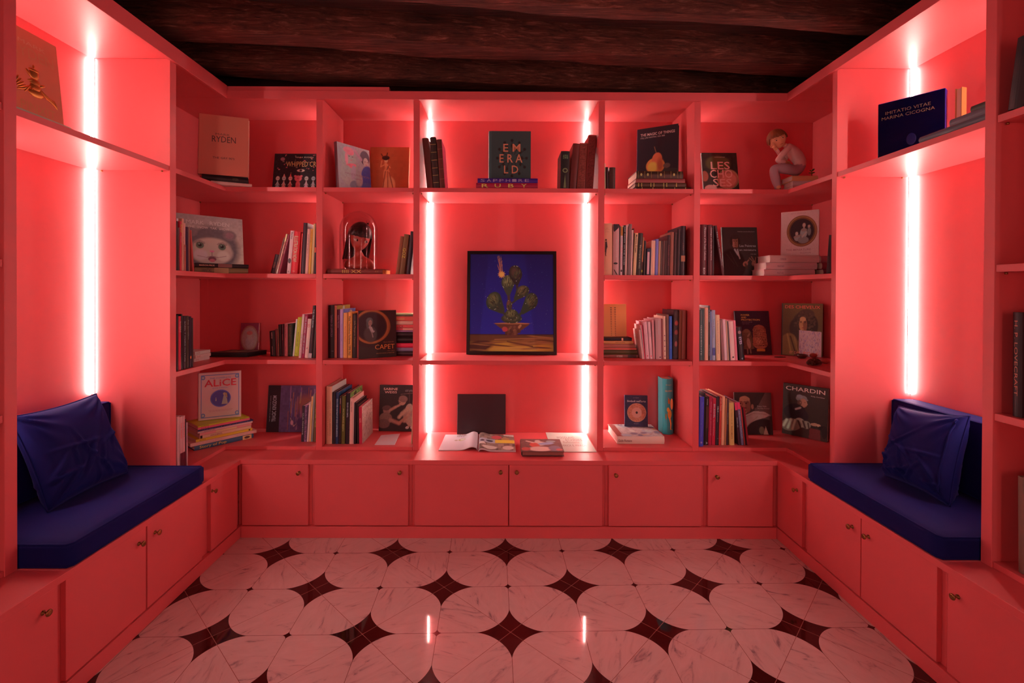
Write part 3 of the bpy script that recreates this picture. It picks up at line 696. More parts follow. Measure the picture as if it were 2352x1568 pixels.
# ---- left corner, third shelf
z = S3; FB = (390, 640); sB = 3.565
row(FB, sB, 'L', XL-.022, z, 'row left of flat black box', 'books left of the flat black box', [
    (56, 70, 56, 300, '240e10', 'black', .16), (72, 92, 71, 308, 'a81c28', 'crimson', .17, {'items': [T_('RIVIERE', .1, .3, .2, .8, 'd88070')]}),
    (93, 103, 94, 290, '140808', 'tall black', .2), (105, 131, 105, 308, '201216', 'black white-lettered', .19, {'items': [T_('BABEL 7 WEIRD FICTION', .1, .85, .3, .7, 'a88078')]}),
    (133, 157, 133, 306, '2c1c14', 'dark olive', .19, {'items': [T_('Pop Surrealism', .08, .45, .25, .75, 'a08870')]}),
    (159, 177, 159, 310, '1c0e18', 'dark plum', .19, {'items': [('e', 'h', .5, .2, .3, .03, 'a84820')]}), (179, 193, 178, 322, '161012', 'slim cellophaned black', .19, {'gloss': .8})])
for i, (c1, dx) in enumerate((('d89080', 0), ('d08878', .004), ('e09c88', -.003))):
    L, R = PP(446, 831.5, z), PP(481.5, 824.5, z)
    flat('small white paperback lying %s in the pile of three by the black row' % ['lowest', 'in the middle', 'topmost'][i], shift(L, (dx, .006*i)), shift(R, (dx, .006*i)), z+.0195*i, .0185, .11, c1, hard=False, group='small white paperbacks in a pile', page=PAGEW, items=[T_('BLAB', .1, .3, .3, .7, '8a4038')])
# flat black box
a, b_ = PP(481.2, 818.8, z), PP(571, 819.2, z); dpt = .15
bx_ = thing('picture_box', 'flat black box with figures on its lid, lying on the third left corner shelf', 'box', (a[0], a[1]-.02, z+.0007))
w_ = b_[0]-a[0]
sk = .10
MB().prism([(0, 0), (w_, 0), (w_+.05, dpt), (.075, dpt)], 0, .016, ink('1c0c0c')).build('box_base', bx_, .001)
MB().prism([(-.001, -.001), (w_+.001, -.001), (w_+.051, dpt), (.074, dpt)], .0165, .028, ink('241212')).build('lid', bx_, .001)
im = paint(80, 50, '3a201a', [('n', 12, .9), ('e', .3, .5, .12, .25, 20, .5, '6a4430'), ('e', .6, .4, .14, .2, -20, .5, '705038'), ('e', .8, .6, .1, .2, 0, .5, '58342a')], 9)
fc = (Vector((.012, .004, .0282)), Vector((w_, 0, 0)), Vector((.058, dpt*.94, 0)), Vector((0, 0, 1)))
picture('lid_picture', bx_, fc, (0, .97, 0, 1), im)
cam_card = [('e', .5, .47, .47, .44, 0, .06, '8c5040'), ('e', .5, .47, .41, .385, 0, .08, '9a6a60'), ('e', .5, .35, .22, .2, 0, .5, 'b88880'), ('e', .5, .55, .13, .12, 0, .5, 'c89484'), ('e', .5, .66, .16, .07, 0, .5, 'a85048'), ('e', .5, .5, .07, .06, 0, .5, 'd8a090'), ('n', 20, .15)]
face('small dark red card with a round cream portrait medallion behind the black box', (551, None, 3.235), (593, None, 3.235), z, 741.5, .006, '6a1c24', tilt=4, name='portrait_card', hard=False, pic=((0, 1, 0, 1), paint(60, 80, '7a2430', cam_card)), gloss=.4, cat='card')
K9 = (600, 690)
row(K9, s8, 'B', 3.06, z, 'row right of round portrait medallion', 'books right of the portrait medallion', [
    (240, 376, 212, 790, '180808', 'short black', .16, {'items': [T_('QUADRIFOGLIO', .05, .3, .35, .6, 'c07060'), T_('SANTIAGO', .6, .95, .4, .6, '9a5048')]}),
    (384, 440, 352, 740, '5a1818', 'maroon', .15), (445, 466, 420, 700, '804030', 'thin tan', .15),
    (470, 530, 440, 620, '1c0a0a', 'black', .17), (533, 590, 515, 620, '380c10', 'oxblood', .17, {'items': [T_('MEMORIES', .3, .5, .3, .7, '8a3430')]}),
    (595, 687, 595, 592, '9c4440', 'dusty rose', .17, {'items': [T_('The Sacred Island', .05, .42, .3, .65, '58202c'), T_('Victoria Press', .7, .92, .3, .6, '58202c')]}),
    (690, 802, 690, 600, '1e1c12', 'dark green gilt-patterned', .17, {'spics': ((.2, .85, .03, .97), paint(10, 70, '2c2414', [('n', 14, 1.6)], 8))}),
    (808, 850, 893, 480, 'd89888', 'thin leaning white', .15),
    (855, 960, 945, 430, 'a07820', 'mustard yellow', .15, {'items': [T_('Nilde', .05, .25, .4, .6, '5a3c10'), T_('NUDE PHOTOGRAPHY WORKS', .38, .75, .35, .65, '3c2810', 1), T_('U.', .92, .96, .3, .7, '3c2810')]})])
row(K9, s8, 'B', 2.985, z, 'front row beside mustard yellow book', 'books right of the portrait medallion', [
    (965, 1028, 1060, 350, 'd8887c', 'glossy pale pink', .2, {'gloss': .7, 'items': [T_('THE ART OF DARK', .45, .97, .3, .7, '7a3a3c')]}),
    (1035, 1112, 1130, 360, '7a1024', 'crimson white-lettered', .2, {'items': [T_('DANIEL MARTIN DIAZ + ANATOMY OF SORROW', .05, .9, .25, .75, 'd0a098', 1)]}),
    (1118, 1215, 1195, 470, 'cc8070', 'pale salmon', .17, {'items': [T_('3D', .13, .22, .1, .8, 'a02c30', 1), ('e', 'h', .5, .27, .12, .012, 'a02c30'), ('e', 'h', .5, .24, .12, .012, '301820')]}),
    (1220, 1304, 1330, 130, '2a1416', 'tall black white-titled', .22, {'items': [T_('THE TREE SHOW', .07, .42, .25, .75, 'a08078'), ('q', 'h', 0, 1, 0, .09, '8a5c58')]}),
    (1310, 1408, 1400, 160, '24120e', 'tall dark brown', .22, {'items': [T_('SURREALIST', .1, .3, .3, .6, '7a4a40')]}),
    (1412, 1434, 1433, 300, '5a5080', 'slim blue', .2)])
# ---- left corner, lowest level
z = S4; K10 = (395, 900); s10 = 9.224
row(K10, s10, 'L', XL-.012, z, 'group left of magazine stack', 'books beside the left bench cushion', [
    (108, 162, 105, 530, '9c5850', 'greyish pink', .2), (165, 224, 140, 545, 'd07a70', 'white red-lettered', .2, {'items': [T_('love letters', .12, .4, .2, .8, 'b02828'), ('q', 'h', 0, 1, 0, .32, '4a0c14')]}),
    (228, 282, 188, 530, 'd07a70', 'second white red-lettered', .2, {'items': [T_('love letters', .12, .4, .2, .8, 'b02828'), ('q', 'h', 0, 1, 0, .32, '4a0c14')]}),
    (286, 308, 244, 600, '200a0c', 'thin black', .18), (312, 338, 262, 670, 'c88078', 'leaning pink', .18, {'items': [T_('THE LOVE', .15, .45, .2, .8, '8a2c44')]})])
FL, FR = Vector((*PP(446, 1035.5, z), 0)), Vector((*PP(582, 1004.8, z), 0)); u = (FR-FL).normalized(); nn = Vector((u.y, -u.x, 0))
def sp(a, c, out=0):
    p, q = FL+u*a+nn*out, FR+u*c+nn*out; return (p.x, p.y), (q.x, q.y)
zz = z
spec = [(0, 0, 0, .0275, .21, '2c3440', 'dark teal', {'items': [T_('Story of Pop', .08, .52, .12, .9, 'c07828', 1), ('q', 'd', .80, .96, .0, 1, 'a86840'), ('e', 'd', .88, .5, .05, .3, '402018')]}),
        (-.02, .02, 0, .020, .24, 'cc7a68', 'cream', {'hard': False, 'items': [T_('SUZUKI IZUMI & TAIYODO', .08, .5, .35, .7, 'a05848'), T_('BANTIDORI', .68, .86, .35, .7, 'a05848')]}),
        (.01, -.005, -.004, .016, .20, 'c07820', 'amber', {'hard': False, 'items': [T_('HEINTLE', .06, .16, .25, .7, '5a3010'), ('q', 'd', .93, .96, .2, .8, '301808')]}),
        (.03, -.012, -.004, .018, .19, 'b06c50', 'collage-patterned', {'hard': False, 'items': [('q', 'd', .01, .05, 0, 1, '24100c'), T_('MARGHERITA', .2, .42, .2, .7, '5a2418')]}),
        (.03, -.01, -.004, .016, .19, 'b85c50', 'rosy patterned', {'hard': False, 'items': [('q', 'd', .3, .7, .1, .9, 'c88058')]}),
        (.02, -.004, -.003, .011, .20, 'd08070', 'pale pink', {'hard': False, 'items': [T_('YOSHITOMO NARA', .1, .3, .2, .8, '5a2820')]}),
        (.02, .0, -.002, .010, .20, '2a1830', 'dark violet', {'hard': False, 'items': [T_('UNE BIENNALE  ROME UNE HIROSHI', .08, .9, .25, .7, '8a6078')]}),
        (.02, -.02, -.004, .014, .20, 'b83c44', 'pinkish red', {'hard': False, 'items': [T_('Reine Blonde', .06, .2, .2, .7, '5a1428')]}),
        (.02, -.024, -.002, .009, .19, 'c08a20', 'thin yellow', {'hard': False, 'items': [T_('ILLUSTRATION', .06, .2, .2, .8, '3a2008', 1), T_('MARSALA', .8, .94, .2, .8, '3a2008', 1)]})]
for i, (a, c, out, T, D, cl_, look, kw) in enumerate(spec):
    L, R = sp(a, c, out)
    flat('%s %s %s in stack under white bordered book' % (look, 'book' if i < 2 else 'magazine', ('lowest' if i == 0 else 'topmost' if i == 8 else NUM[i]+' from bottom')), L, R, zz, T-.0012, D, cl_, group='stack under the white bordered book', page=PAGEW, name='book' if i < 2 else 'magazine', cat='book' if i < 2 else 'magazine', **kw); zz += T
bo = []
for q in [(.05, .95, .045, .06), (.05, .95, .94, .955), (.05, .065, .045, .955), (.935, .95, .045, .955)]: bo.append(('q', 'c', q[0], q[1], q[2], q[3], '8880a0'))
for cx, cy in ((.10, .90), (.90, .90), (.10, .10), (.90, .10)): bo += [('e', 'c', cx, cy, .05, .045, '8c84a4'), ('e', 'c', cx, cy, .03, .025, 'd8a090')]
bo += [T_('THE COMPLETE', .25, .75, .865, .895, '8a7890', 0, 'c'), T_('ALiCE', .13, .88, .70, .85, 'a81c24', 1, 'c'), T_('LEWIS CARROLL', .32, .68, .655, .675, '8a7890', 0, 'c'),
       ('e', 'c', .51, .44, .24, .185, '5c4c78'), ('e', 'c', .51, .44, .215, .165, '3c2c54'), ('p', 'c', [(.53, .31), (.68, .31), (.66, .42), (.62, .50), (.58, .50), (.56, .42)], '846858'), ('e', 'c', .60, .53, .035, .03, '94644c'), ('p', 'c', [(.61, .56), (.66, .54), (.67, .44), (.64, .46)], '8a5c38'), ('e', 'c', .40, .41, .016, .025, '8a6458'), ('e', 'c', .40, .45, .012, .012, '8a6458'),
       T_('WITH THE ORIGINAL ILLUSTRATIONS BY', .22, .80, .185, .2, '8a4a48', 0, 'c'), T_('SIR JOHN TENNIEL IN FULL COLOUR', .25, .77, .16, .175, '8a4a48', 0, 'c'), T_('ALICE', .42, .85, .2, .85, '8a2c2c')]
face('white book with blue ornamental border and dark oval, standing on the magazine stack', (456, 967.5), (553.8, 957), zz, 858, .035, 'd88a7c', tilt=3, items=bo, page=PAGEW)
tk = [('n', 20, .35)]
for i in range(46):
    x = rnd.uniform(.2, 1); y = rnd.uniform(.25, 1); tk.append(('l', x, y, x+rnd.uniform(-.01, .01), y-rnd.uniform(.1, .4), .008, rnd.choice(['6a4a6c', '8c5060', '504060', 'a0583c', '3c3050', '7a3c34'])))
tk += [('e', .62, .62, .2, .16, 0, 1.8, '804438'), ('l', .50, .85, .49, .62, .006, 'd0a050'), ('l', .27, .3, .36, .12, .006, 'c08870'), ('l', .36, .12, .48, .25, .006, 'c08870'), ('e', .31, .2, .035, .05, 0, .4, 'b07070'), ('l', .42, .05, .45, .3, .005, 'b07070'), ('e', .6, .2, .2, .12, 0, .9, '3c2844')]
face('black and purple art book with drips of paint, bottom shelf of left corner', (610.8, 992.6), (727, 992.8), z, 885, .014, '1c0c10', tilt=7, width=.36, pic=((.235, 1, 0, 1), paint(100, 100, '4c3048', tk, 5)),
     items=[('t', 'TRAGIC KINGDOM', 'c2', .22, .78, .3, .62, 'b88c88', 1), ('t', 'THE ART OF CAMILLE ROSE GARCIA', 'c2', .22, .78, .74, .8, '9a6c6c', 0)])
row(FB, sB, 'B', 2.99, z, 'short row before purple paint-drip cover', 'books before the purple art book', [
    (1076, 1099, 1085, 1040, '24161a', 'black', .17, {'items': [T_('OUR PRIMITIVE', .2, .8, .3, .7, '8c6c60')]}), (1101, 1121, 1108, 1036, '68384a', 'purple patterned', .17, {'spics': ((0, 1, .05, .95), paint(4, 50, '58303c', [('n', 6, 1.4)], 5))}),
    (1123, 1140, 1140, 1020, 'd08878', 'white', .17), (1142, 1156, 1157, 965, 'a0623c', 'tan', .18), (1158, 1172, 1170, 945, '6a5048', 'grey-brown', .18),
    (1174, 1204, 1186, 932, '50301c', 'dark gold-brown', .18, {'items': [T_('NATURE TALES', .3, .7, .3, .7, '9a7030')]})])
# ---- second column from left, top
z = S1; FC = (730, 220); sC = 3.733
ml = [('e', .30, .62, .26, .3, 10, .6, 'd8b4a8'), ('e', .30, .88, .17, .07, 0, .2, 'd0686c'), ('e', .34, .74, .12, .13, 0, .2, 'dcb4a6'), ('e', .34, .84, .13, .06, 0, .3, 'cc6068'), ('e', .22, .70, .05, .14, 0, .3, 'c86c70'), ('l', .29, .755, .33, .757, .007, '302028'), ('l', .40, .755, .43, .755, .007, '302028'), ('e', .37, .68, .02, .01, 0, .3, 'b84850'), ('e', .33, .55, .2, .05, 14, .2, 'c8505a'), ('e', .22, .34, .22, .22, 25, .4, 'dcb4a8'), ('e', .42, .42, .08, .16, -10, .4, 'b88a8c'),
      ('e', .83, .80, .16, .16, 0, .2, '3a2a34'), ('e', .86, .70, .09, .11, 0, .2, 'dca698'), ('l', .82, .72, .85, .722, .007, '241820'), ('l', .90, .72, .93, .72, .007, '241820'), ('e', .87, .655, .018, .01, 0, .3, 'b04850'), ('e', .88, .40, .2, .24, -16, .25, '4c58a0'), ('e', .75, .12, .28, .12, 24, .3, '5a6aa4'), ('e', .45, .15, .16, .10, 12, .3, '6a5a60'), ('e', .6, .30, .12, .16, 0, .6, 'c8a49c'), ('l', .45, .95, .70, .75, .04, 'd08c94'), ('n', 24, .15)]
face('pale watercolour book with two women in hats, second column top shelf', (778.5, None, 2.97), (853, None, 3.17), z, 324.5, .03, 'c8a098', tilt=5, spine='5a3030', pic=((.06, 1, 0, 1), paint(110, 130, 'c09c98', ml, 6)),
     items=[T_('MARIE LAURENCIN', .2, .95, .36, .40, '6a4a50', 0, 'c'), T_('Sapho', .45, .7, .27, .32, '6a4a50', 0, 'c')])
og = [('e', .40, .78, .10, .045, 0, .3, '3c1410'), ('l', .33, .80, .28, .86, .012, '4a1810'), ('l', .42, .82, .44, .88, .012, '4a1810'), ('e', .41, .725, .045, .05, 0, .2, 'cc7450'), ('e', .40, .76, .06, .03, 0, .3, '34120c'), ('l', .40, .67, .42, .55, .03, 'b85a38'), ('l', .40, .65, .28, .60, .014, 'b85a38'), ('l', .28, .60, .30, .72, .012, 'b85a38'), ('l', .43, .65, .52, .58, .014, 'b85a38'), ('e', .44, .42, .09, .16, 6, .3, 'b45434'), ('e', .50, .20, .16, .2, -6, .4, 'c06440'), ('l', .40, .5, .34, .1, .012, '7c2c1c'), ('l', .46, .5, .48, .05, .012, '8a3420'), ('l', .50, .48, .64, .06, .012, '7c2c1c'), ('l', .48, .62, .44, .54, .008, '3c1410'), ('n', 14, .12)]
face('orange-brown glossy book in cellophane with a thin dancing figure, second column top shelf', (846.5, None, 3.19), (937, None, 3.19), z, 338, .022, '983c20', tilt=7, gloss=.9, pic=((0, 1, 0, 1), paint(100, 120, '98381f', og, 7)), hard=True)
# ---- second column, bell jar shelf
z = S2; K6b = (770, 470); sb = 9.22
L, R = PY_(752, 2.95), PY_(878.7, 2.95)
flat('worn dark red gilt book lying under the glass dome', L, R, z, .033, .215, '5a1812', spine='5a1812', page=mat('yellowed_pages', (.85, .42, .12), .9, raw=True), round_=.004,
     items=[T_('IIII XX', .27, .62, .2, .8, '9a5424', 1), T_('XX', .86, .93, .35, .65, '7c3c20')])
row(K6b, sb, 'B', 2.98, z, 'trio right of glass dome', 'old books right of the glass dome', [
    (1275, 1348, 1380, 665, '6c2c18', 'plain brown', .17), (1352, 1455, 1462, 620, '5c3018', 'gilt brown', .18, {'items': [T_('GOZ', .35, .6, .2, .8, 'b07828')]}), (1503, 1592, 1597, 562, '1c1418', 'tall black', .19)])
# ---- second column, third shelf
z = S3; K1 = (740, 690); s1 = 10.69
yb = [('n', 30, .25), ('e', .45, .88, .25, .05, 0, .4, 'e0a890'), ('e', .5, .93, .08, .06, 0, .4, 'e8b8a0'), ('e', .3, .5, .3, .3, 0, .6, '7a4a20')]
bl = [('e', .6, .93, .12, .04, 0, .4, 'b08060'), ('e', .4, .85, .3, .04, 0, .4, 'c0a0a0'), ('n', 20, .3)]
row(K1, s1, 'B', 2.995, z, 'row left of gold-ringed portrait book', 'books left of the oval portrait book', [
    (160, 298, 160, 118, '140608', 'tall black', .25, {'items': [T_('TAMARA DE LEMPICKA', .18, .6, .4, .75, '6c3844'), T_('T', .865, .875, .55, .9, 'b88888', 1)]}),
    (303, 362, 303, 125, 'a04434', 'tall salmon-spined', .26, {'pic': ((0, 1, 0, 1), paint(60, 80, '8a5420', yb, 4)), 'items': [T_('PUREZA', .4, .66, .2, .5, '6a2418')]}),
    (365, 436, 365, 222, '46081c', 'plum', .2, {'items': [T_('Stehlen Stauseen', .12, .38, .3, .7, 'a8646c')]}),
    (440, 518, 440, 215, '98586c', 'lilac', .25, {'pic': ((0, 1, 0, 1), paint(50, 70, '5c5078', bl, 3)), 'items': [T_('SANTA FE & JAVIER', .3, .66, .3, .7, '6c3858')]}),
    (522, 622, 525, 303, 'c06030', 'orange thin-lettered', .22, {'items': [T_('Now You See Us', .3, .65, .3, .7, 'a03c24')]}),
    (634, 735, 640, 288, 'b85c28', 'orange black-lettered', .25, {'items': [T_('Vlasta Vostrebalova Fischerova /1898-1963/', .08, .95, .2, .75, '2c1010', 1)]}),
    (742, 852, 755, 330, '200c0a', 'dark gold-titled', .25, {'items': [T_('Julia Margaret Cameron', .15, .75, .25, .75, '6a3c20')]}),
    (858, 898, 862, 265, '7c1c1c', 'thin red', .24)])
cp = [('r', .35, .66, .47, .34, .035, '7c3418'), ('e', .33, .66, .47, .36, 0, .03, '8c3c1c'), ('e', .33, .66, .415, .315, 0, .03, '381210'), ('e', .33, .66, .385, .29, 0, .03, '220c0e'),
      ('e', .30, .50, .17, .17, 8, .5, '38221e'), ('e', .245, .71, .055, .10, 0, .6, '40302c'), ('e', .275, .79, .085, .06, 8, .5, '483632'), ('e', .34, .76, .03, .06, 0, .6, '40302c'), ('e', .295, .735, .048, .066, -8, .25, '7c483c'), ('e', .30, .655, .022, .03, 0, .3, '84504a'),
      ('l', .275, .65, .335, .55, .018, '8a5c56'), ('l', .325, .64, .375, .55, .018, '96665c'), ('l', .34, .56, .40, .56, .014, '8a5c56'), ('l', .335, .55, .365, .44, .012, '7c5048'), ('e', .28, .748, .009, .006, 0, .4, '2c1414'), ('e', .315, .75, .008, .006, 0, .4, '2c1414'), ('l', .30, .735, .302, .72, .004, '6c3c34'), ('e', .300, .702, .012, .004, 0, .4, '702c2c'),
      ('n', 70, .12), ('p', [(0, 0), (1, 0), (1, .12), (0, .26)], '241410')]
face('dark book with a gold-framed round portrait of a woman, second column third shelf', (824.7, 824.6), (910.6, 818.6), z, 713.5, .012, '26120f', tilt=2, pic=((0, 1, 0, 1), paint(100, 120, '260e0c', cp, 8)),
     items=[T_('CAPET', .42, .95, .175, .275, 'a84c20', 0, 'c'), T_('Marie-Gabrielle', .65, .93, .31, .335, '7a3a20', 0, 'c'), T_('1761-1818', .75, .94, .125, .145, '7a3a20', 0, 'c'), T_('UNE VIRTUOSE DE LA MINIATURE', .45, .94, .08, .10, '8a4424', 0, 'c')])
zz = z; sx = [(.030, '240e10', 'black', .0, {}), (.024, '6c4a54', 'grey-blue', .01, {'items': [T_('Adriana Mueller', .3, .6, .2, .7, '3c2028')]}), (.030, 'b01c2c', 'crimson', -.004, {}), (.040, '160808', 'thick black', 0, {}), (.032, '1c0a0c', 'second black', .004, {}),
              (.011, '6c3a4c', 'thin violet', .012, {}), (.016, 'b8604c', 'pink and red', .006, {'items': [('q', 'd', .2, .7, 0, 1, '9a2024')]}), (.021, 'c83c38', 'coral', 0, {'items': [T_('BEA KUCE', .35, .72, .2, .8, '4c0c10', 1)]}), (.024, 'd08068', 'pale pink', .008, {}),
              (.030, 'b84034', 'red', 0, {'items': [T_('Banksy', .0, .2, .3, .7, '4a1010', 1), T_('Rebecca Russell', .3, .75, .3, .7, 'c88c40')]}), (.010, '4c2c1c', 'dark mottled', 0, {}), (.008, 'c8b878', 'pale yellow', .004, {})]
stack('stack right of gold-ringed portrait book', 'books stacked behind the oval portrait book', zz, [((-.835+dx, 3.10), (-.565, 3.10), t, .13, c_, lk, dict(hard=False if t < .02 else True, **kw)) for t, c_, lk, dx, kw in sx])
# ---- second column, lowest level
z = S4; K2 = (740, 860); s2 = 9.223
ln_ = [('n', 26, .5), ('e', .5, .1, .6, .5, 0, .7, '9a6458')]
for i in range(60): x = rnd.uniform(.05, .95); y = rnd.uniform(.0, .62); ln_.append(('l', x, y, x+rnd.uniform(-.04, .04), y+rnd.uniform(.03, .09), .009, rnd.choice(['6a3028', '4c2420', 'b07868', 'a0604c'])))
row(K2, s2, 'B', 2.95, z, 'row left of sepia photograph book', 'books left of the photograph book', [
    (92, 214, 90, 250, 'a86048', 'thick tan', .27, {'pic': ((0, 1, 0, 1), paint(30, 40, 'c89080', [], 4)), 'items': [T_('HENRI CARTIER-BRESSON', .25, .85, .62, .85, '7c4028'), T_('THE MAN  THE IMAGE & THE WORLD', .25, .85, .25, .4, '7c4028'), ('t', 'HENRI CARTIER-BRESSON', 'c', .1, .9, .87, .91, '6a4038', 0)]}),
    (222, 286, 222, 375, '180a0c', 'black', .27), (290, 348, 296, 378, '141c2c', 'blue-black white-lettered', .26, {'pic': ((0, 1, 0, 1), paint(30, 40, '183850', [('n', 9, .9)], 4)), 'items': [T_('TETE A TETE  PORTRAITS BY HENRI CARTIER-BRESSON', .12, .86, .2, .75, 'b89890', 1)]}),
    (352, 408, 366, 452, '200c0c', 'dark brown red-lettered', .22, {'items': [T_('LIFE BOOKS', .05, .17, .3, .6, 'b08070'), T_('CATTURARE', .2, .36, .3, .6, '9c1c20')]}),
    (412, 488, 418, 450, '443010', 'olive', .23, {'items': [T_('PICTURING EDEN', .27, .73, .3, .65, 'a07848')]}),
    (494, 576, 512, 390, '180a0e', 'black white-titled', .26, {'pic': ((0, 1, 0, 1), paint(50, 60, '5c5c28', [('n', 24, 1.3), ('e', .4, .9, .1, .08, 0, .5, '20180c')], 4)), 'items': [T_('RUUD VAN EMPEL', .19, .48, .3, .65, 'c89890', 1)]}),
    (582, 656, 590, 500, 'c06c5c', 'pinkish', .22, {'items': [T_('GISELE FREUND', .07, .3, .3, .65, '6a2c28', 1)]}),
    (658, 664, 662, 590, 'd88c7c', 'thin cream', .21), (668, 722, 668, 600, '100608', 'narrow black', .22), (745, 785, 700, 655, '180808', 'leaning thin black', .2),
    (792, 858, 718, 685, '8c1420', 'leaning crimson-spined', .24, {'pic': ((0, 1, 0, 1), paint(70, 90, ('9a6050', 'c07c6c'), ln_, 4)), 'items': [T_('ALEXIS', .3, .42, .2, .8, 'c06050'), ('t', 'LES NOCES', 'c', .2, .85, .86, .93, '8a3c34', 0)]})])
sw = [('p', [(0, .8), (1, .86), (1, 1), (0, 1)], '241212'), ('l', .55, .80, 1, .84, .006, '6a3c34'), ('l', .78, .85, .78, .62, .006, '5a302c'),
      ('e', .80, .36, .17, .20, -12, .25, '8a5448'), ('e', .86, .22, .15, .12, 0, .3, '94604f'), ('e', .78, .50, .09, .10, -20, .3, '9a6656'), ('e', .60, .655, .095, .095, -10, .25, '9c5c4a'), ('e', .62, .70, .115, .075, -8, .3, '6e4036'), ('e', .50, .665, .015, .02, 0, .4, '5a2c26'), ('e', .53, .625, .03, .012, -20, .4, '6a342c'),
      ('l', .76, .50, .60, .38, .045, 'a26450'), ('l', .60, .38, .52, .30, .04, 'a26450'), ('l', .80, .42, .66, .22, .04, '9a5c4a'),
      ('e', .20, .45, .10, .095, 0, .25, '7a4036'), ('e', .19, .50, .115, .055, 5, .3, '4a2420'), ('e', .27, .44, .02, .03, 0, .4, '8a4c40'), ('e', .17, .27, .17, .13, 0, .25, '6c3a30'), ('e', .12, .16, .16, .1, 0, .3, '5a2e28'),
      ('l', .30, .46, .42, .52, .032, '94503f'), ('l', .42, .52, .53, .565, .026, '9c5846'), ('l', .30, .24, .52, .17, .045, '8a4a3c'), ('l', .52, .17, .70, .30, .034, '925240'), ('e', .74, .08, .05, .03, 20, .3, 'b88478'), ('e', .87, .08, .05, .035, -10, .3, 'b88478'), ('l', .80, .15, .77, .1, .02, '94604f'), ('l', .9, .15, .88, .1, .02, '94604f'), ('n', 90, .35)]
face('dark sepia photograph book showing two reaching children, second column lowest level', (870, 990), (944, 991), z, 884, .02, '1c0c0c', tilt=5, width=.262, pic=((0, 1, 0, 1), paint(110, 130, '1e0e0e', sw, 6)),
     items=[T_('SABINE', .10, .47, .89, .94, 'd07868', 1, 'c'), T_('WEISS', .13, .45, .82, .87, 'd07868', 1, 'c'), T_('LOST & FOUND', .67, .93, .86, .90, '8a6058', 0, 'c')])
row(K2, s2, 'B', 2.95, z, 'gap right of sepia photograph book', 'books left of the photograph book', [(1893, 1915, 1925, 355, 'a8684c', 'slim upright tan', .2, {})])
n4 = [P(740+x/s2, 860+y/s2, Z=z) for x, y in ((1110, 1493), (1535, 1490), (1650, 1257), (1250, 1292))]
cd_ = thing('leaflet', 'small folded white leaflet lying below the sepia photograph book', 'leaflet', (n4[0].x, n4[0].y, z))
MB().prism([(p.x-n4[0].x, p.y-n4[0].y) for p in n4], .0002, .003, ink('d88c84')).build('sheet', cd_)
fc = {'c': (Vector((0, 0, .003)), Vector((n4[1].x-n4[0].x, n4[1].y-n4[0].y, 0)), Vector((n4[3].x-n4[0].x, n4[3].y-n4[0].y, 0)), Vector((0, 0, 1)))}
JOBS.append((cd_, [T_('ORE TREZ', .25, .75, .62, .72, 'b06058', 0, 'c'), T_('SABINE WEISS', .2, .8, .40, .5, 'b06058', 0, 'c')], fc))
# ---- middle column, top
z = S1; FE = (950, 220)
row(FE, sC, 'B', 2.955, z, 'old trio, top middle shelf', 'old books on the top middle shelf', [
    (113, 166, 73, 366, '4c1a14', 'tall plain brown', .2), (169, 220, 138, 357, '2c1410', 'dark gold-banded', .2, {'round_': .006, 'items': [('q', 'h', 0, 1, y, y+.008, '8a5028') for y in (.12, .26, .4, .55, .7, .85)]}),
    (224, 268, 196, 376, '48160f', 'red-brown purple-sided', .2, {'pic': ((0, 1, 0, 1), paint(20, 30, '8c2434', [('n', 9, .2)], 4)), 'round_': .005, 'items': [('q', 'h', 0, 1, y, y+.006, '7a3420') for y in (.2, .4, .6, .8)]})])
a, b_ = PY_(950+533/sC, 2.93), PY_(950+1060/sC, 2.93); a2 = PY_(950+545/sC, 2.932)
flat('ruby red book lying lowest under the dark green star book', a, b_, z, .037, .2, '7c1020', items=[T_('R', .09, .20, .2, .8, '9a6c30', 1), T_('U', .30, .40, .2, .8, '9a6c30', 1), T_('B', .52, .61, .2, .8, '9a6c30', 1), T_('Y', .73, .82, .2, .8, '9a6c30', 1)])
flat('dark blue book lying on the ruby book under the dark green star book', a2, b_, z+.0375, .028, .2, '2c0c40', items=[T_(ch, .05+i*.105, .12+i*.105, .2, .8, '7c5058') for i, ch in enumerate('SAPPHIRE')])
em = [T_('E M', .34, .75, .58, .74, 'a04c34', 1, 'c'), T_('E R A', .25, .80, .36, .53, 'a04c34', 1, 'c'), T_('L D', .36, .70, .14, .30, 'a04c34', 1, 'c')]
st_ = []
for k in range(12):
    t = math.radians(30*k); st_ += [('l', .52+.12*math.cos(t), .45+.09*math.sin(t), .52+.38*math.cos(t), .45+.33*math.sin(t), .008, '221410'), ('e', .52+.37*math.cos(t), .45+.36*math.sin(t), .035, .03, 0, .4, '1e1210'), ('e', .52+.25*math.cos(t), .45+.25*math.sin(t), .03, .04, 0, .4, '221410')]
face('dark green book with black star ornament, upright on the two jewel coloured books', (1122, None, 2.99), (1218, None, 2.99), z+.066, 301, .03, '30302c', tilt=2, pic=((.06, 1, 0, 1), paint(70, 90, '2e2c28', st_, 3)), items=em)
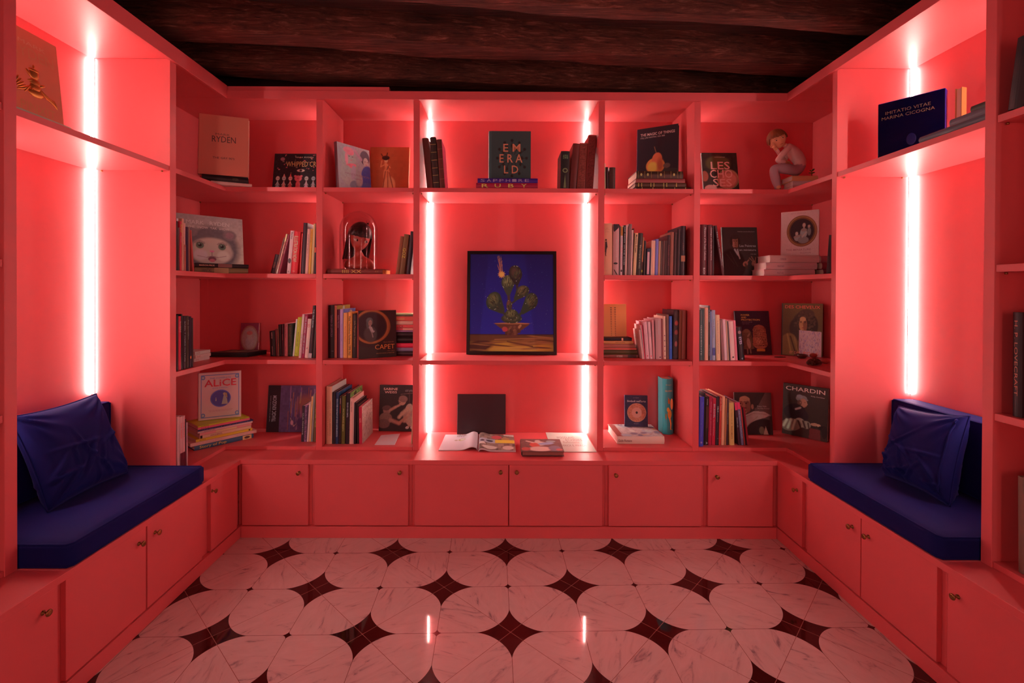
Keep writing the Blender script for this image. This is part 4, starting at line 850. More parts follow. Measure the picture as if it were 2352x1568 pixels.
row(FE, sC, 'B', 2.955, z, 'old row, top middle shelf', 'old books on the top middle shelf', [
    (1253, 1328, 1265, 475, '1c1210', 'short dark green gilt', .18, {'round_': .006, 'items': [T_('HOUFFS', .1, .2, .2, .8, '6a5c3c', 0), ('e', 'h', .5, .5, .3, .06, '54482c'), ('e', 'h', .5, .5, .18, .035, '1c1210'), ('p', 'h', [(.35, .05), (.65, .05), (.5, .4)], '54482c')]}),
    (1332, 1388, 1368, 408, '4c1410', 'thin dark red', .2), (1394, 1464, 1404, 405, '6c2018', 'red gilt-ornamented', .2, {'round_': .006, 'spics': ((.12, .88, .02, .97), paint(8, 60, '6a2018', [('n', 8, .8)], 3))}),
    (1462, 1534, 1466, 335, '701c18', 'tall red patterned', .2, {'round_': .005, 'spics': ((.12, .88, .02, .97), paint(10, 70, '641814', [('n', 10, .7)], 5))})])
# ---- middle column, lowest level
z = ZC; FF = (950, 560)
face('wide plain black book leaning on the back wall behind the open magazine', (1050.3, 997.3), (1161.3, 997.3), z, 905.5, .018, '220b0d', tilt=6, items=[T_('USEFUL LIFE', .38, .63, .31, .345, '200a0c', 1, 'c'), T_('KRUIJTZER', .43, .58, .18, .20, '200a0c', 0, 'c')])
M8 = lambda x, y, zq: P(990+x/5.88, 970+y/5.88, Z=zq)
mg = thing('magazine', 'open magazine with text page and colourful collage page on the bench top', 'magazine', (M8(640, 400, z).x, M8(640, 400, z).y, z))
def page(name, nl, nr, fr_, fl_, prof, imgs, parent, th=.003):
    """page surface between near-left, near-right, far-right, far-left points; prof(t) = height across"""
    o = parent.location; N_ = 24; vs = []
    for j in (0, 1):
        for i in range(N_+1):
            t = i/N_; A = nl.lerp(nr, t) if j == 0 else fl_.lerp(fr_, t); vs.append((A.x-o.x, A.y-o.y, prof(t)))
    vs += [(v[0], v[1], max(.0004, v[2]-th)) for v in vs]; n = N_+1; fs = []
    for i in range(N_):
        fs += [(i, i+1, n+i+1, n+i), (2*n+i, 3*n+i, 3*n+i+1, 2*n+i+1), (i, 2*n+i, 2*n+i+1, i+1), (n+i, n+i+1, 3*n+i+1, 3*n+i)]
    fs += [(0, n, 3*n, 2*n), (n-1, 3*n-1, 4*n-1, 2*n-1)]
    MB().add(vs, fs, ink('d8968c')).build(name, parent)
    ny, nx = imgs.shape[:2]; v2 = []
    for j in range(ny):
        for i in range(nx):
            t = i/(nx-1); q = j/(ny-1); A = nl.lerp(nr, t).lerp(fl_.lerp(fr_, t), q); v2.append((A.x-o.x, A.y-o.y, prof(t)+.0005))
    me = bpy.data.meshes.new('page_print'); me.from_pydata(v2, [], [(j*nx+i, j*nx+i+1, (j+1)*nx+i+1, (j+1)*nx+i) for j in range(ny-1) for i in range(nx-1)])
    ca = me.color_attributes.new('Col', 'FLOAT_COLOR', 'POINT'); ca.data.foreach_set('color', np.concatenate([imgs.reshape(-1, 3), np.ones((nx*ny, 1))], 1).astype(np.float32).ravel())
    me.materials.append(PICM); ob = bpy.data.objects.new('page_print', me); C.objects.link(ob); ob.parent = parent
lp = [('e', .54, .64, .10, .07, 20, .2, '7a5c3c'), ('e', .56, .65, .07, .045, 20, .3, 'a88070'), ('e', .38, .60, .05, .04, 0, .3, '7a5a4c')]
for c_ in range(3):
    for r_ in range(18): lp.append(('l', .05+c_*.32, .05+r_*.028, .30+c_*.32, .05+r_*.028, .004, 'b88480'))
rp = [('n', 14, 1.1), ('e', .5, .8, .15, .12, 0, .4, 'a03030'), ('e', .75, .7, .12, .1, 0, .3, '8a5030'), ('p', [(0, .42), (.46, .42), (.46, .66), (0, .66)], '8a6a68'), ('p', [(.46, .44), (1, .44), (1, .64), (.46, .64)], 'c07c28'), ('p', [(.0, .3), (.2, .3), (.15, .42), (0, .42)], 'c88878'), ('e', .3, .15, .2, .1, 0, .4, 'b88070'), ('e', .8, .15, .15, .12, 0, .4, 'b07868'), ('e', .3, .54, .1, .06, 0, .4, '2c2028'), ('e', .1, .5, .06, .05, 0, .4, '2c2028'), ('p', [(.7, .92), (1, .85), (1, 1), (.7, 1)], 'd8a090')]
hump = lambda t: .004+.020*math.exp(-((t-.86)/.17)**2)-(.012 if t > .98 else 0)
hump2 = lambda t: .010+.012*math.exp(-((t-.10)/.14)**2)-(.01 if t < .02 else 0)
page('left_page', M8(100, 382, z), M8(628, 380, z), M8(640, 170, z), M8(195, 172, z), hump, paint(90, 70, 'd89a94', lp), mg)
page('right_page', M8(640, 395, z), M8(1146, 400, z), M8(1115, 190, z), M8(650, 175, z), hump2, paint(90, 60, '6a4438', rp, 11), mg, .009)
fc = {'c': (Vector((M8(100, 382, z).x-mg.location.x, M8(100, 382, z).y-mg.location.y, .0055)), M8(628, 380, z)-M8(100, 382, z), M8(195, 172, z)-M8(100, 382, z), Vector((0, 0, 1)))}
JOBS.append((mg, [T_('THE EYES', .34, .60, .88, .96, '3a2024', 1, 'c'), T_('HAVE IT', .36, .56, .78, .86, '3a2024', 1, 'c')], fc)); JOBS[-1][2]['c'][0].z = .0085
a, b_ = PP(1198.7, 1048.3, z), PP(1296, 1048.8, z)
dd = [('n', 26, .4), ('e', .42, .82, .07, .09, 0, .5, 'c08878'), ('e', .45, .62, .16, .18, 0, .6, 'b07868'), ('e', .33, .5, .12, .2, 20, .5, 'a8382c'), ('e', .62, .62, .2, .1, 10, .5, '9a8088'), ('e', .45, .2, .28, .18, 0, .5, 'b87868'), ('l', .30, .7, .15, .82, .03, 'c08070'), ('e', .75, .8, .12, .08, 0, .5, '7a6460'), ('e', .1, .2, .12, .12, 0, .5, '9c3830'), ('e', .8, .25, .15, .2, 0, .6, '6a4a50'), ('e', .9, .15, .08, .08, 0, .5, 'a84038')]
flat('thick art book with a reclining baroque figure, lying flat on the bench top', a, b_, z+.0042, .026, .235, '3c1a18', tail=True, pic=((0, 1, 0, 1), paint(90, 70, '5c342c', dd, 8)), page=mat('brown_tail_edge', (.32, .16, .13), .8, raw=True))
q4 = [M8(x, y, z) for x, y in ((1640, 400), (2235, 402), (2085, 150), (1548, 140))]
sh = thing('sheet_music', 'aged cream sheet music folder lying behind the thick art book', 'sheet music', (q4[0].x, q4[0].y, z))
MB().prism([(p.x-q4[0].x, p.y-q4[0].y) for p in q4], .0002, .004, ink('c08c78')).build('folder', sh)
fc = {'c': (Vector((0, 0, .004)), q4[1]-q4[0], q4[3]-q4[0], Vector((0, 0, 1)))}
JOBS.append((sh, [T_('WOODLAND', .22, .66, .64, .76, '6a4438', 0, 'c'), T_('ECHOES', .42, .82, .52, .62, '6a4438', 0, 'c'), T_('Reflections', .34, .72, .40, .5, '7a5040', 0, 'c'), T_('FREDERICK E. MARCH', .14, .84, .24, .33, '6a4438', 0, 'c')], fc))
# ---- fourth column, top
z = S1; FG = (1370, 220)
row(FG, sC, 'B', 2.96, z, 'group left of pear cover book', 'books left of the pear cover book', [
    (62, 76, 62, 580, 'c09870', 'pale', .16, {'hard': False}), (78, 99, 80, 612, '280e0e', 'narrow black', .16), (104, 157, 110, 615, '34140f', 'dark brown', .17)])
ib = lambda ys, c_: [('q', 'd', x, x+.012, .02, .98, c_) for x in ys]
stack('stack under pear cover book', 'old books under the pear cover book', z, [
    (PY_(1370+335/sC, 2.945), PY_(1370+800/sC, 2.945), .019, .2, '38160f', 'ribbed brown', {'items': ib((.1, .3, .5, .7, .9), '8a5a30'), 'round_': .004}),
    (PY_(1370+325/sC, 2.945), PY_(1370+762/sC, 2.945), .027, .2, '3c1a10', 'dark gilt-ribbed', {'items': ib((.06, .12, .3, .36, .55, .61, .8), '96602c'), 'round_': .005}),
    (PY_(1370+330/sC, 2.945), PY_(1370+752/sC, 2.945), .026, .2, '6a201c', 'red-brown', {'round_': .004}),
    (PY_(1370+336/sC, 2.945), PY_(1370+735/sC, 2.945), .046, .2, '2c120c', 'thick dark gilt', {'items': ib((.03, .17, .31, .45, .59, .73, .87, .94), '5c3418') + [('e', 'd', x, .5, .02, .2, '8a5a30') for x in (.1, .24, .52, .8)], 'round_': .006, 'page': PAGE})])
pr = [('e', .5, .05, .75, .10, 0, .3, '30221c'), ('e', .43, .22, .24, .16, 0, .15, 'b85a28'), ('e', .47, .34, .13, .14, -8, .2, 'b4482c'), ('e', .36, .20, .13, .10, 0, .8, 'c88034'), ('e', .55, .23, .08, .13, 0, 1.6, '943820'), ('l', .45, .47, .40, .60, .008, '7c4028'), ('e', .32, .42, .02, .015, 0, .4, '2c1010'), ('e', .72, .2, .09, .05, 0, .6, '58342a')]
face('black book with a large orange pear, standing on old books in the fourth column', (1461, None, 3.15), (1555, None, 3.03), z+.118, 298, .035, '20141a', tilt=3, pic=((.05, 1, 0, 1), paint(90, 110, '221618', pr, 4)),
     items=[T_('THE MAGIC OF THINGS', .08, .92, .84, .895, 'd08878', 1, 'c'), T_('STILL LIFE PAINTING 1500-1800', .08, .68, .79, .82, '9a685c', 0, 'c'), T_('THE MAGIC OF THINGS', .12, .6, .25, .7, 'c89088', 1)])
# ---- fourth column, second shelf
z = S2; K3 = (1380, 500)
sil = [('e', 'h', .25, .675, .085, .016, '1c0c0c'), ('e', 'h', .24, .69, .10, .007, '1c0c0c'), ('p', 'h', [(.16, .64), (.34, .655), (.42, .55), (.50, .53), (.40, .545), (.30, .49), (.28, .44), (.12, .45)], '1c0c0c'), ('p', 'h', [(.16, .455), (.29, .455), (.24, .385), (.32, .37), (.20, .37), (.16, .39)], '1c0c0c'),
       T_('Profiles, Lives and', .1, .7, .875, .89, '8a4438', 0, 'h'), T_('Shades', .25, .5, .90, .912, '8a4438', 0, 'h'), T_('A Collection', .15, .6, .83, .845, '8a4438', 0, 'h'), T_('Sibylle', .05, .35, .075, .09, '8a4438', 0, 'h')]
row(K3, s1, 'B', 2.95, z, 'row below pear cover book', 'books in the fourth column second shelf', [
    (72, 278, 76, 140, 'c0684c', 'wide peach silhouette', .2, {'items': sil, 'round_': .003}),
    (292, 440, 306, 160, '9c5850', 'pinkish black-crested', .2, {'items': [('p', 'h', [(0, 1), (1, 1), (.9, .93), (.2, .85), (.05, .86)], '201012'), T_('SILHOUETTE', .3, .65, .45, .65, 'c8887c'), ('e', 'h', .4, .23, .35, .02, '241414'), ('p', 'h', [(.05, .12), (.5, .02), (.8, 0), (.3, .1)], '241414')]}),
    (446, 466, 462, 188, '3c2420', 'thin grey', .2),
    (470, 525, 490, 215, 'b87068', 'white orange-capped', .18, {'items': [('q', 'h', 0, 1, .81, 1, '8a4018'), T_('TREASURES TO HOLD', .22, .82, .3, .7, '8a5048'), ('e', 'h', .5, .09, .36, .025, '301818')]}),
    (529, 588, 560, 185, '180a0c', 'black spaced-lettered', .18, {'items': [T_('ROY  DAVIDS  ON THE  OTHER', .03, .8, .3, .7, 'a88078', 1)]}),
    (592, 632, 622, 190, 'c47464', 'cream', .18), (640, 724, 684, 155, '5c3430', 'glossy grey-brown', .17, {'gloss': .9}), (729, 763, 768, 302, 'cc7c6c', 'thin pink', .16),
    (765, 776, 800, 265, '4a1c14', 'thin brown', .16), (779, 860, 838, 375, 'b06a48', 'tan black-titled', .16, {'items': [T_('Mantrese Dream', .04, .46, .25, .8, '281010', 1)]}),
    (864, 982, 902, 375, '1e1410', 'dark green script-titled', .17, {'items': [T_('The Company of Artists', .28, .84, .3, .7, '8a6850')]}),
    (986, 1016, 1015, 480, '8c4028', 'thin orange-banded', .15, {'items': [('q', 'h', 0, 1, 0, .35, '2a1010'), ('q', 'h', 0, 1, .08, .14, '8c5c18')]}),
    (1040, 1092, 1055, 565, '241414', 'slim dark', .14), (1108, 1180, 1132, 755, '1c1420', 'short navy pink-labelled', .13, {'items': [('q', 'h', .2, .95, .04, .87, 'a8605c')]}), (1184, 1216, 1190, 745, '1c1020', 'short navy', .13),
    (1222, 1318, 1228, 560, 'b86850', 'glossy peach', .17, {'gloss': .9}), (1320, 1396, 1340, 525, '5a4468', 'lavender', .17), (1400, 1452, 1415, 572, '8a4c34', 'tan', .16),
    (1455, 1500, 1470, 570, '341c18', 'slim dark brown', .16, {'gloss': .8}), (1504, 1560, 1530, 560, '3c1814', 'cellophaned brown', .16, {'gloss': 1}), (1564, 1610, 1580, 560, '2c1210', 'slim black', .16, {'gloss': 1}),
    (1614, 1682, 1620, 425, '2a0e10', 'black red-lettered', .19, {'items': [T_('COLLECTION', .25, .75, .3, .7, '70201c')]}), (1690, 1772, 1700, 352, '6a2c20', 'russet', .2),
    (1776, 1850, 1778, 362, '240c0c', 'dark maroon', .2), (1854, 1942, 1862, 280, '180a0c', 'dark', .22), (1948, 2066, 1972, 202, '1c0c10', 'tallest black tan-labelled', .24, {'items': [('q', 'h', .05, .9, .28, .40, '7c3824'), T_('L ESILA', .35, .5, .35, .6, '5a2c28')]})])
# ---- fourth column, third shelf
z = S3; K4 = (1380, 690)
yq = 3.05
top4 = stack('stack under amber ruled board', 'books under the amber ruled board', z, [
    (PY_(1381, yq), PY_(1380+925/s1, yq), .0205, .2, '6c2c24', 'red-brown white-lettered', {'items': [T_('OUTSIDERS', .42, .58, .2, .8, 'b87868', 1), ('q', 'd', .72, .95, .05, .95, '2c1010')]}),
    (PY_(1381, yq), PY_(1380+905/s1, yq), .031, .19, '3c2410', 'thick olive', {}), (PY_(1381, yq), PY_(1380+885/s1, yq), .010, .19, 'b83c30', 'thin red', {'hard': False}),
    (PY_(1381, yq), PY_(1380+855/s1, yq), .027, .18, '84382c', 'brick red', {}), (PY_(1381, yq), PY_(1380+802/s1, yq), .021, .17, 'a05430', 'orange-tan', {'items': [T_('ENZO COLOMBO', .45, .75, .3, .7, '5a2818')]}),
    (PY_(1381, yq), PY_(1380+770/s1, yq), .020, .17, '1c0c10', 'black', {'items': [('q', 'd', .66, .715, .05, .95, 'b86048')]})])
rl = []
for i in range(17):
    y = .885-i*.053; rl += [('q', 'c', .07, .95, y-.003, y+.003, 'a85030'), ('e', 'c', .43, y, .035-.001*i, .012-.0003*i, '441c14'), ('e', 'c', .58, y, .035-.001*i, .012-.0003*i, '441c14')]
rl += [T_('Clin', .08, .28, .935, .965, 'a04c30', 0, 'c'), T_("d'oeil", .68, .94, .935, .965, 'a04c30', 0, 'c')]
face('amber ruled board with two columns of dark dots, standing on stacked books', (1378, None, 3.12), (1439.7, None, 3.12), top4, 698, .008, 'cc6430', tilt=4, hard=False, items=rl, name='ruled_board', cat='book')
row(K4, s1, 'B', 2.99, z, 'row right of amber ruled board', 'books right of the amber ruled board', [
    (1032, 1064, 942, 722, 'c47468', 'leaning pink text-backed', .14, {'pic': ((0, 1, 0, 1), paint(20, 30, 'd8887c', [], 4), 'b'), 'items': [('q', 'b', .12, .85, .93-.028*i, .94-.028*i, '8a4c48') for i in range(10)]}),
    (1067, 1078, 978, 605, 'd88c80', 'thin white', .15), (1080, 1106, 990, 610, 'a82430', 'thin crimson', .15), (1116, 1206, 1042, 530, 'c4706c', 'pale pink sprig-printed', .17, {'items': [('e', 'h', .5, .085, .2, .017, 'a83038'), ('p', 'h', [(.3, .92), (.8, .96), (.5, .935)], '3c1c20'), T_('Mirabelle', .3, .42, .5, .7, '8a4c50')]}),
    (1218, 1286, 1148, 528, 'c87870', 'rose-white', .17, {'items': [('e', 'h', .5, .08, .24, .015, 'a83038'), T_('Nidi', .3, .4, .4, .7, '8a4c50')]}), (1290, 1345, 1246, 475, '9c4c48', 'brownish pink', .17),
    (1362, 1502, 1337, 442, '94544e', 'wide mauve', .17, {'items': [T_('FILATURE RENAISSANCE', .06, .4, .45, .6, 'b88880'), ('q', 'h', .55, .85, .04, .06, '241014')]}),
    (1504, 1545, 1468, 450, '6a2424', 'dark rose', .16), (1548, 1614, 1500, 388, 'b46c58', 'dotted salmon', .18, {'items': [('e', 'h', .5, y, .2, .012, '5c2830') for y in (.07, .19, .3, .43, .55)]}),
    (1618, 1684, 1603, 350, '54281f', 'brown', .19, {}), (1690, 1762, 1676, 388, '203464', 'bright blue', .18, {'items': [T_('SCHIFFSLEXIKON FORMES', .05, .75, .3, .7, '8878a0')]}),
    (1772, 1906, 1790, 235, '240c0e', 'black red-flowered', .21, {'spics': ((.1, .9, .03, .97), paint(12, 60, '260e0e', [('n', 7, .8), ('e', .5, .3, .3, .06, 0, .3, '7c2c28'), ('e', .5, .75, .4, .05, 0, .3, '802018'), ('e', .5, .55, .4, .05, 0, .3, '70201c')], 4))}),
    (1914, 1988, 1872, 255, '6c2c1c', 'chestnut', .2), (1994, 2092, 1984, 236, '742a20', 'tall russet', .21)])
# ---- fourth column, lowest level
z = S4; FH = (1370, 630); sH = 3.5625
gr = [('n', 20, .4), ('p', [(0, .86), (1, .86), (1, 1), (0, 1)], '7c3028')]
for i in range(18): gr.append(('e', rnd.uniform(0, 1), rnd.uniform(0, .85), rnd.uniform(.05, .14), rnd.uniform(.04, .1), rnd.uniform(0, 90), .6, rnd.choice(['b08070', 'c89888', '6a4a50', 'a06048', '8a6c68'])))
flat('thick white art book with a battle scene cover lying in the fourth column', PP(1417.5, 1019, z), PP(1525.5, 1019.5, z), z, .047, .27, 'c8806c', spine='c88470', page=PAGEW, hard=True, pic=((0, 1, 0, 1), paint(60, 70, '9a6a60', gr, 5)), items=[T_('Giulio Romano', .02, .31, .3, .62, '3c1c18', 1), ('t', 'GIULIO ROMANO', 'd2', .1, .9, .9, .98, 'd89888', 1)])
zo = [('e', .52, .45, .41, .30, 0, .03, '9a4834'), ('n', 34, .5), ('r', .52, .45, .40, .29, .02, 'a85c40'), ('e', .52, .45, .22, .165, 0, .05, 'a85848'), ('e', .52, .45, .05, .04, 0, .2, '2c1414')]
face('dark blue small book with a round zodiac wheel, standing on the white art book', (1435.4, 979.6), (1488.2, 981), z+.0475, 907.5, .014, '1a1228', tilt=5, pic=((0, 1, 0, 1), paint(70, 90, '1e1426', zo, 4)), items=[T_('Simboli nell\'arte', .10, .92, .785, .85, 'c89084', 1, 'c'), T_('Lucia Impelluso', .38, .62, .915, .93, '9a6860', 0, 'c'), T_('Mondadori', .4, .6, .09, .105, '9a6860', 0, 'c')])
# round-backed turquoise book
p0, p1 = P(1522, 996, Z=z), P(1546.5, 996, Z=z); W_ = p1.x-p0.x; ht = P(1520, 869, Y=p0.y).z-z
tq = book('tall round-backed turquoise book with an orange monkey ornament, fourth column lowest level', W_, .09, ht, '28605c', Matrix.Translation(((p0.x+p1.x)/2, p0.y, z)) @ Matrix.Rotation(-.012, 4, 'Y') @ Matrix.Translation((.0, 0, 0)), round_=.022, gloss=.8,
     items=[T_('Shogun', .22, .72, .885, .90, 'a8683c', 0, 'h'), T_('CIRILLE AKMATO', .15, .8, .77, .80, 'a8683c', 0, 'h'), ('e', 'h', .55, .37, .18, .085, 'a05c20'), ('e', 'h', .42, .45, .12, .04, 'b06824'), ('p', 'h', [(.45, .32), (.62, .32), (.72, .2), (.68, .1), (.85, .09), (.6, .09), (.6, .2)], 'b05c28'), ('p', 'h', [(.45, .55), (.55, .62), (.4, .68), (.5, .6)], 'a05020'), ('e', 'h', .75, .55, .12, .10, 'b86838'), ('e', 'h', .5, .60, .1, .05, '8a4418'), ('e', 'h', .22, .33, .05, .05, '8a5020')])
# ---- right corner, top
z = S1; FI = (1590, 220)
lc = [('n', 18, .4), ('e', .45, .75, .35, .18, 0, .4, '4a3018'), ('e', .7, .38, .30, .22, 20, .2, '9a4434'), ('e', .72, .36, .22, .15, 20, .2, 'b05040'), ('e', .2, .15, .18, .1, 0, .3, 'b05c50'), ('e', .45, .1, .14, .08, 0, .3, 'a84c3c'), ('e', .05, .45, .1, .12, 0, .3, '8a3828'), ('r', .7, .38, .30, .22, .02, '7c7040')]
face('dark still life book with large stencil capitals on the right corner top shelf', (1616.5, None, 3.12), (1698, None, 3.12), z, 351, .018, '2a1410', tilt=10, pic=((0, 1, 0, 1), paint(80, 90, '2c1812', lc, 5)),
     items=[T_('LES', .24, .78, .61, .79, 'd87868', 1, 'c'), T_('CHO', .20, .84, .41, .60, 'd87868', 1, 'c'), T_('SES', .27, .80, .21, .39, 'd87868', 1, 'c'), T_('UNE HISTOIRE DE LA NATURE MORTE', .25, .8, .16, .18, 'c06858', 0, 'c'), T_('LAURENCE BERTRAND', .36, .66, .89, .905, 'b07060', 0, 'c')])
# books under the seated boy
KB = (1740, 290); sk = 9.8
bb = lambda x, y, zq: PP(KB[0]+x/sk, KB[1]+y/sk, zq)
a1, b1 = (1.742, 2.93), (1.845, 2.68)
def bk(lab, a, c, zq, T, D, col, **kw): flat(lab, a, c, zq, T, D, col, group='books under the seated boy', **kw)
bk('lowest book with pale pages under the seated boy figurine', (1.795, 2.93), (1.93, 2.925), z, .030, .11, 'a05a50', page=PAGEW)
bk('middle pale pink book under the seated boy figurine', (1.798, 2.935), (1.94, 2.925), z+.0305, .028, .11, 'd88c80', page=PAGEW)
bk('topmost tan cloth book under the seated boy and beside the sprout', (1.790, 2.93), (1.950, 2.93), z+.059, .031, .12, 'b06440', page=PAGEW)
# ---- right corner, second shelf
z = S2
row(FI, sC*0+3.565, 'B', 2.955, z, 'group left of gentleman portrait book', 'books left of the gentleman portrait book', [
    (62, 118, 66, 1054, '38090c', 'dark wine', .2, {'items': [T_('Miniatures of the Dutch Collection', .06, .7, .55, .8, 'a86c64'), T_('BUCH', .85, .97, .4, .7, 'a86c64')]}),
    (126, 166, 127, 1056, '401012', 'narrower wine', .2, {'items': [T_('Catalogue of European Miniatures', .06, .7, .5, .8, 'a86c64')]}),
    (168, 176, 170, 1064, '0c0406', 'thin black', .2), (244, 264, 182, 1064, '380c0e', 'leaning wine', .19, {'items': [T_('The Starr Collection', .12, .8, .4, .7, 'c89088', 1)]})])
pm = [('e', .26, .24, .36, .32, 12, .3, '180c0b'), ('e', .36, .70, .155, .135, 0, .4, '2a1a16'), ('e', .355, .695, .098, .125, 0, .18, '8c5040'), ('e', .40, .68, .06, .10, 0, .6, '74402f'), ('e', .36, .80, .13, .05, 4, .4, '2e1e1a'), ('e', .26, .70, .03, .09, 0, .4, '281814'), ('e', .465, .69, .025, .08, 0, .4, '241612'),
      ('l', .31, .722, .345, .726, .008, '2c1410'), ('l', .385, .726, .42, .72, .008, '2c1410'), ('e', .33, .705, .013, .007, 0, .4, '201010'), ('e', .40, .705, .013, .007, 0, .4, '201010'), ('l', .37, .70, .378, .655, .006, '643024'), ('e', .367, .622, .03, .008, 0, .4, '6a241e'), ('e', .36, .565, .06, .025, 0, .5, '3c201a'),
      ('l', .34, .54, .42, .44, .022, 'a08078'), ('l', .42, .54, .44, .42, .018, '94746c'), ('l', .44, .44, .47, .36, .016, '8a6a60'), ('e', .62, .25, .075, .05, 25, .3, '8a4838'), ('l', .64, .27, .72, .33, .014, '8a4838'), ('l', .62, .24, .66, .17, .03, '3c2018'), ('e', .86, .26, .06, .06, -30, .3, '8a4a3a'), ('l', .84, .30, .74, .37, .010, '8c4e3c'), ('l', .87, .31, .80, .40, .010, '8c4e3c'), ('l', .90, .30, .92, .38, .010, '8c4e3c'), ('e', .93, .18, .06, .07, 0, .4, '6a5048'), ('l', .1, .45, .3, .25, .006, '302018'), ('l', .2, .5, .4, .2, .006, '302018'), ('n', 80, .12)]
face('dark brown book with a half-length gentleman portrait, right corner second shelf', (1663, None, 3.11), (1744.5, None, 3.11), z, 521.8, .016, '302420', tilt=7, pic=((0, 1, 0, 1), paint(90, 110, '30221e', pm, 6)),
     items=[T_('Les Peintres', .48, .94, .595, .645, 'a08078', 1, 'c'), T_('en miniature', .47, .94, .515, .555, 'a08078', 1, 'c'), T_('1750-1850', .78, .94, .44, .455, '8a6860', 0, 'c'), T_('Nathalie Lemoine-Bouchard', .45, .92, .90, .92, '8a6860', 0, 'c')])
stack('trio under white oval portrait book', 'white books stacked in the right corner', z, [
    (PY_(1590+585/3.565, 2.95), PY_(1590+1000/3.565, 2.95), .041, .145, 'a86058', 'white cloth', {'round_': .006, 'page': PAGEW, 'items': [T_('MINIATURES', .25, .38, .3, .6, '7a3c40')]}),
    (PY_(1590+600/3.565, 2.95), PY_(1590+1018/3.565, 2.95), .043, .145, 'ac645c', 'white-jacketed', {'round_': .006, 'page': PAGEW, 'items': [T_('MINIATURES', .22, .35, .3, .6, '7a3c40')]}),
    (PY_(1590+632/3.565, 2.95), PY_(1590+1038/3.565, 2.95), .045, .145, 'b46c60', 'white', {'round_': .006, 'page': PAGEW, 'items': [T_('THE MINIATURE', .2, .32, .3, .6, '7a3c40')]})])
ov = [('e', .54, .55, .42, .345, 0, .02, '6a3018'), ('r', .54, .55, .385, .315, .03, '94502c'), ('r', .54, .55, .35, .288, .012, '5a2a18'), ('e', .54, .55, .33, .272, 0, .03, '261012'), ('e', .60, .70, .05, .035, 0, .4, '4c2a24'), ('e', .60, .675, .042, .048, 0, .25, 'a86c5c'), ('e', .60, .61, .02, .03, 0, .3, 'a06456'), ('e', .59, .50, .095, .11, 0, .25, '8a6c62'), ('e', .60, .57, .08, .035, 0, .3, '8a5a4e'),
      ('e', .74, .665, .036, .02, 0, .4, '44241f'), ('e', .735, .64, .034, .038, 0, .25, 'a06656'), ('e', .74, .53, .05, .09, 0, .3, '6e524a'), ('e', .40, .52, .045, .022, 0, .4, '503028'), ('e', .40, .495, .04, .042, 0, .25, 'ac7464'), ('e', .42, .40, .09, .07, 0, .3, '86685e'), ('l', .34, .42, .52, .46, .022, '8a5a4e'), ('e', .58, .35, .15, .075, 0, .3, '745850'), ('l', .66, .52, .56, .42, .02, 'a87264'), ('n', 70, .12)]
face('white book with a gold-framed oval of three figures, standing on three white books', (1793.5, None, 3.09), (1879.5, None, 2.965), z+.129, 488, .034, 'd08478', tilt=3, pic=((.03, 1, 0, 1), paint(90, 110, 'd08478', ov, 6)),
     items=[T_('THE MINIATURE', .13, .80, .115, .16, '8a4c48', 1, 'c'), T_('IN EUROPE', .52, .80, .05, .08, '8a4c48', 0, 'c'), T_('LEO R. SCHIDLOF', .25, .65, .935, .96, '8a5450', 0, 'c')], page=PAGEW)
for i, (lk, c_) in enumerate((('lowest', '58141a'), ('middle', '701c20'), ('topmost', '803030'))):
    flat('dark red book lying %s right of the white stack' % lk, (1.978, 2.915+.012*i), (2.058, 2.915+.012*i), z+.042*i, .0405, .17, c_, group='dark red books right of the white stack')
row(FI, 3.565, 'R', XR+.03, z, 'right corner, second shelf', 'books at the far right upright', [(1095, 1132, 1120, 1140, '1c0c0c', 'leaning black', .19)])
# ---- right corner, third shelf
z = S3; K5 = (1600, 690); s5 = 10.815
row(K5, s5, 'B', 2.95, z, 'row left of carved tablet book', 'books left of the carved tablet book', [
    (66, 162, 60, 235, '34302c', 'dark grey-green', .2, {'items': [T_('GESCHICHTE', .3, .9, .4, .7, '8a6c60')]}),
    (166, 206, 82, 195, '242420', 'thin dark green', .2), (212, 298, 118, 178, 'c06c54', 'salmon', .2, {'items': [T_('ORANZINO', .08, .45, .3, .6, 'a05040')]}),
    (302, 346, 204, 125, '180a0c', 'tall black white-lettered', .2, {'items': [T_('H.S. EUROPEAN', .08, .3, .3, .7, 'b89090', 1), T_('J. L. MARTINEZ', .72, .92, .3, .7, 'b89090')]}), (350, 385, 272, 272, '54485c', 'grey-blue', .19),
    (392, 478, 316, 240, '94747c', 'pale lavender', .19, {'gloss': .6, 'items': [T_('Frauen & Miniaturen', .18, .55, .3, .7, '4c3850'), ('q', 'h', .1, .9, .1, .25, '30284c')]}), (500, 606, 404, 360, 'cc7c5c', 'peach', .19, {'items': [T_('A General Dictionary of painters', .12, .85, .3, .6, '5a2c24')]}),
    (640, 700, 532, 478, '6c3430', 'dusky brown', .18), (704, 778, 575, 470, 'b46c68', 'mauve-pink', .18), (784, 818, 615, 500, '8c4c38', 'thin tan', .17), (822, 852, 645, 520, '1c0c0c', 'thin black', .17),
    (858, 974, 680, 520, 'd07c70', 'glossy pink', .17, {'gloss': .9, 'items': [('e', 'h', .5, .08, .2, .02, '2c1418'), T_('AUREA', .2, .28, .3, .7, 'a85c58')]}), (978, 1036, 800, 500, 'b04448', 'raspberry', .17),
    (1078, 1214, 880, 665, '160a0c', 'thick black pink-titled', .16, {'items': [T_('EYES', .3, .52, .25, .7, 'b87880', 1), ('e', 'h', .45, .84, .3, .05, '5c2c28'), T_('9', .92, .97, .3, .6, 'a88080', 1)]})])
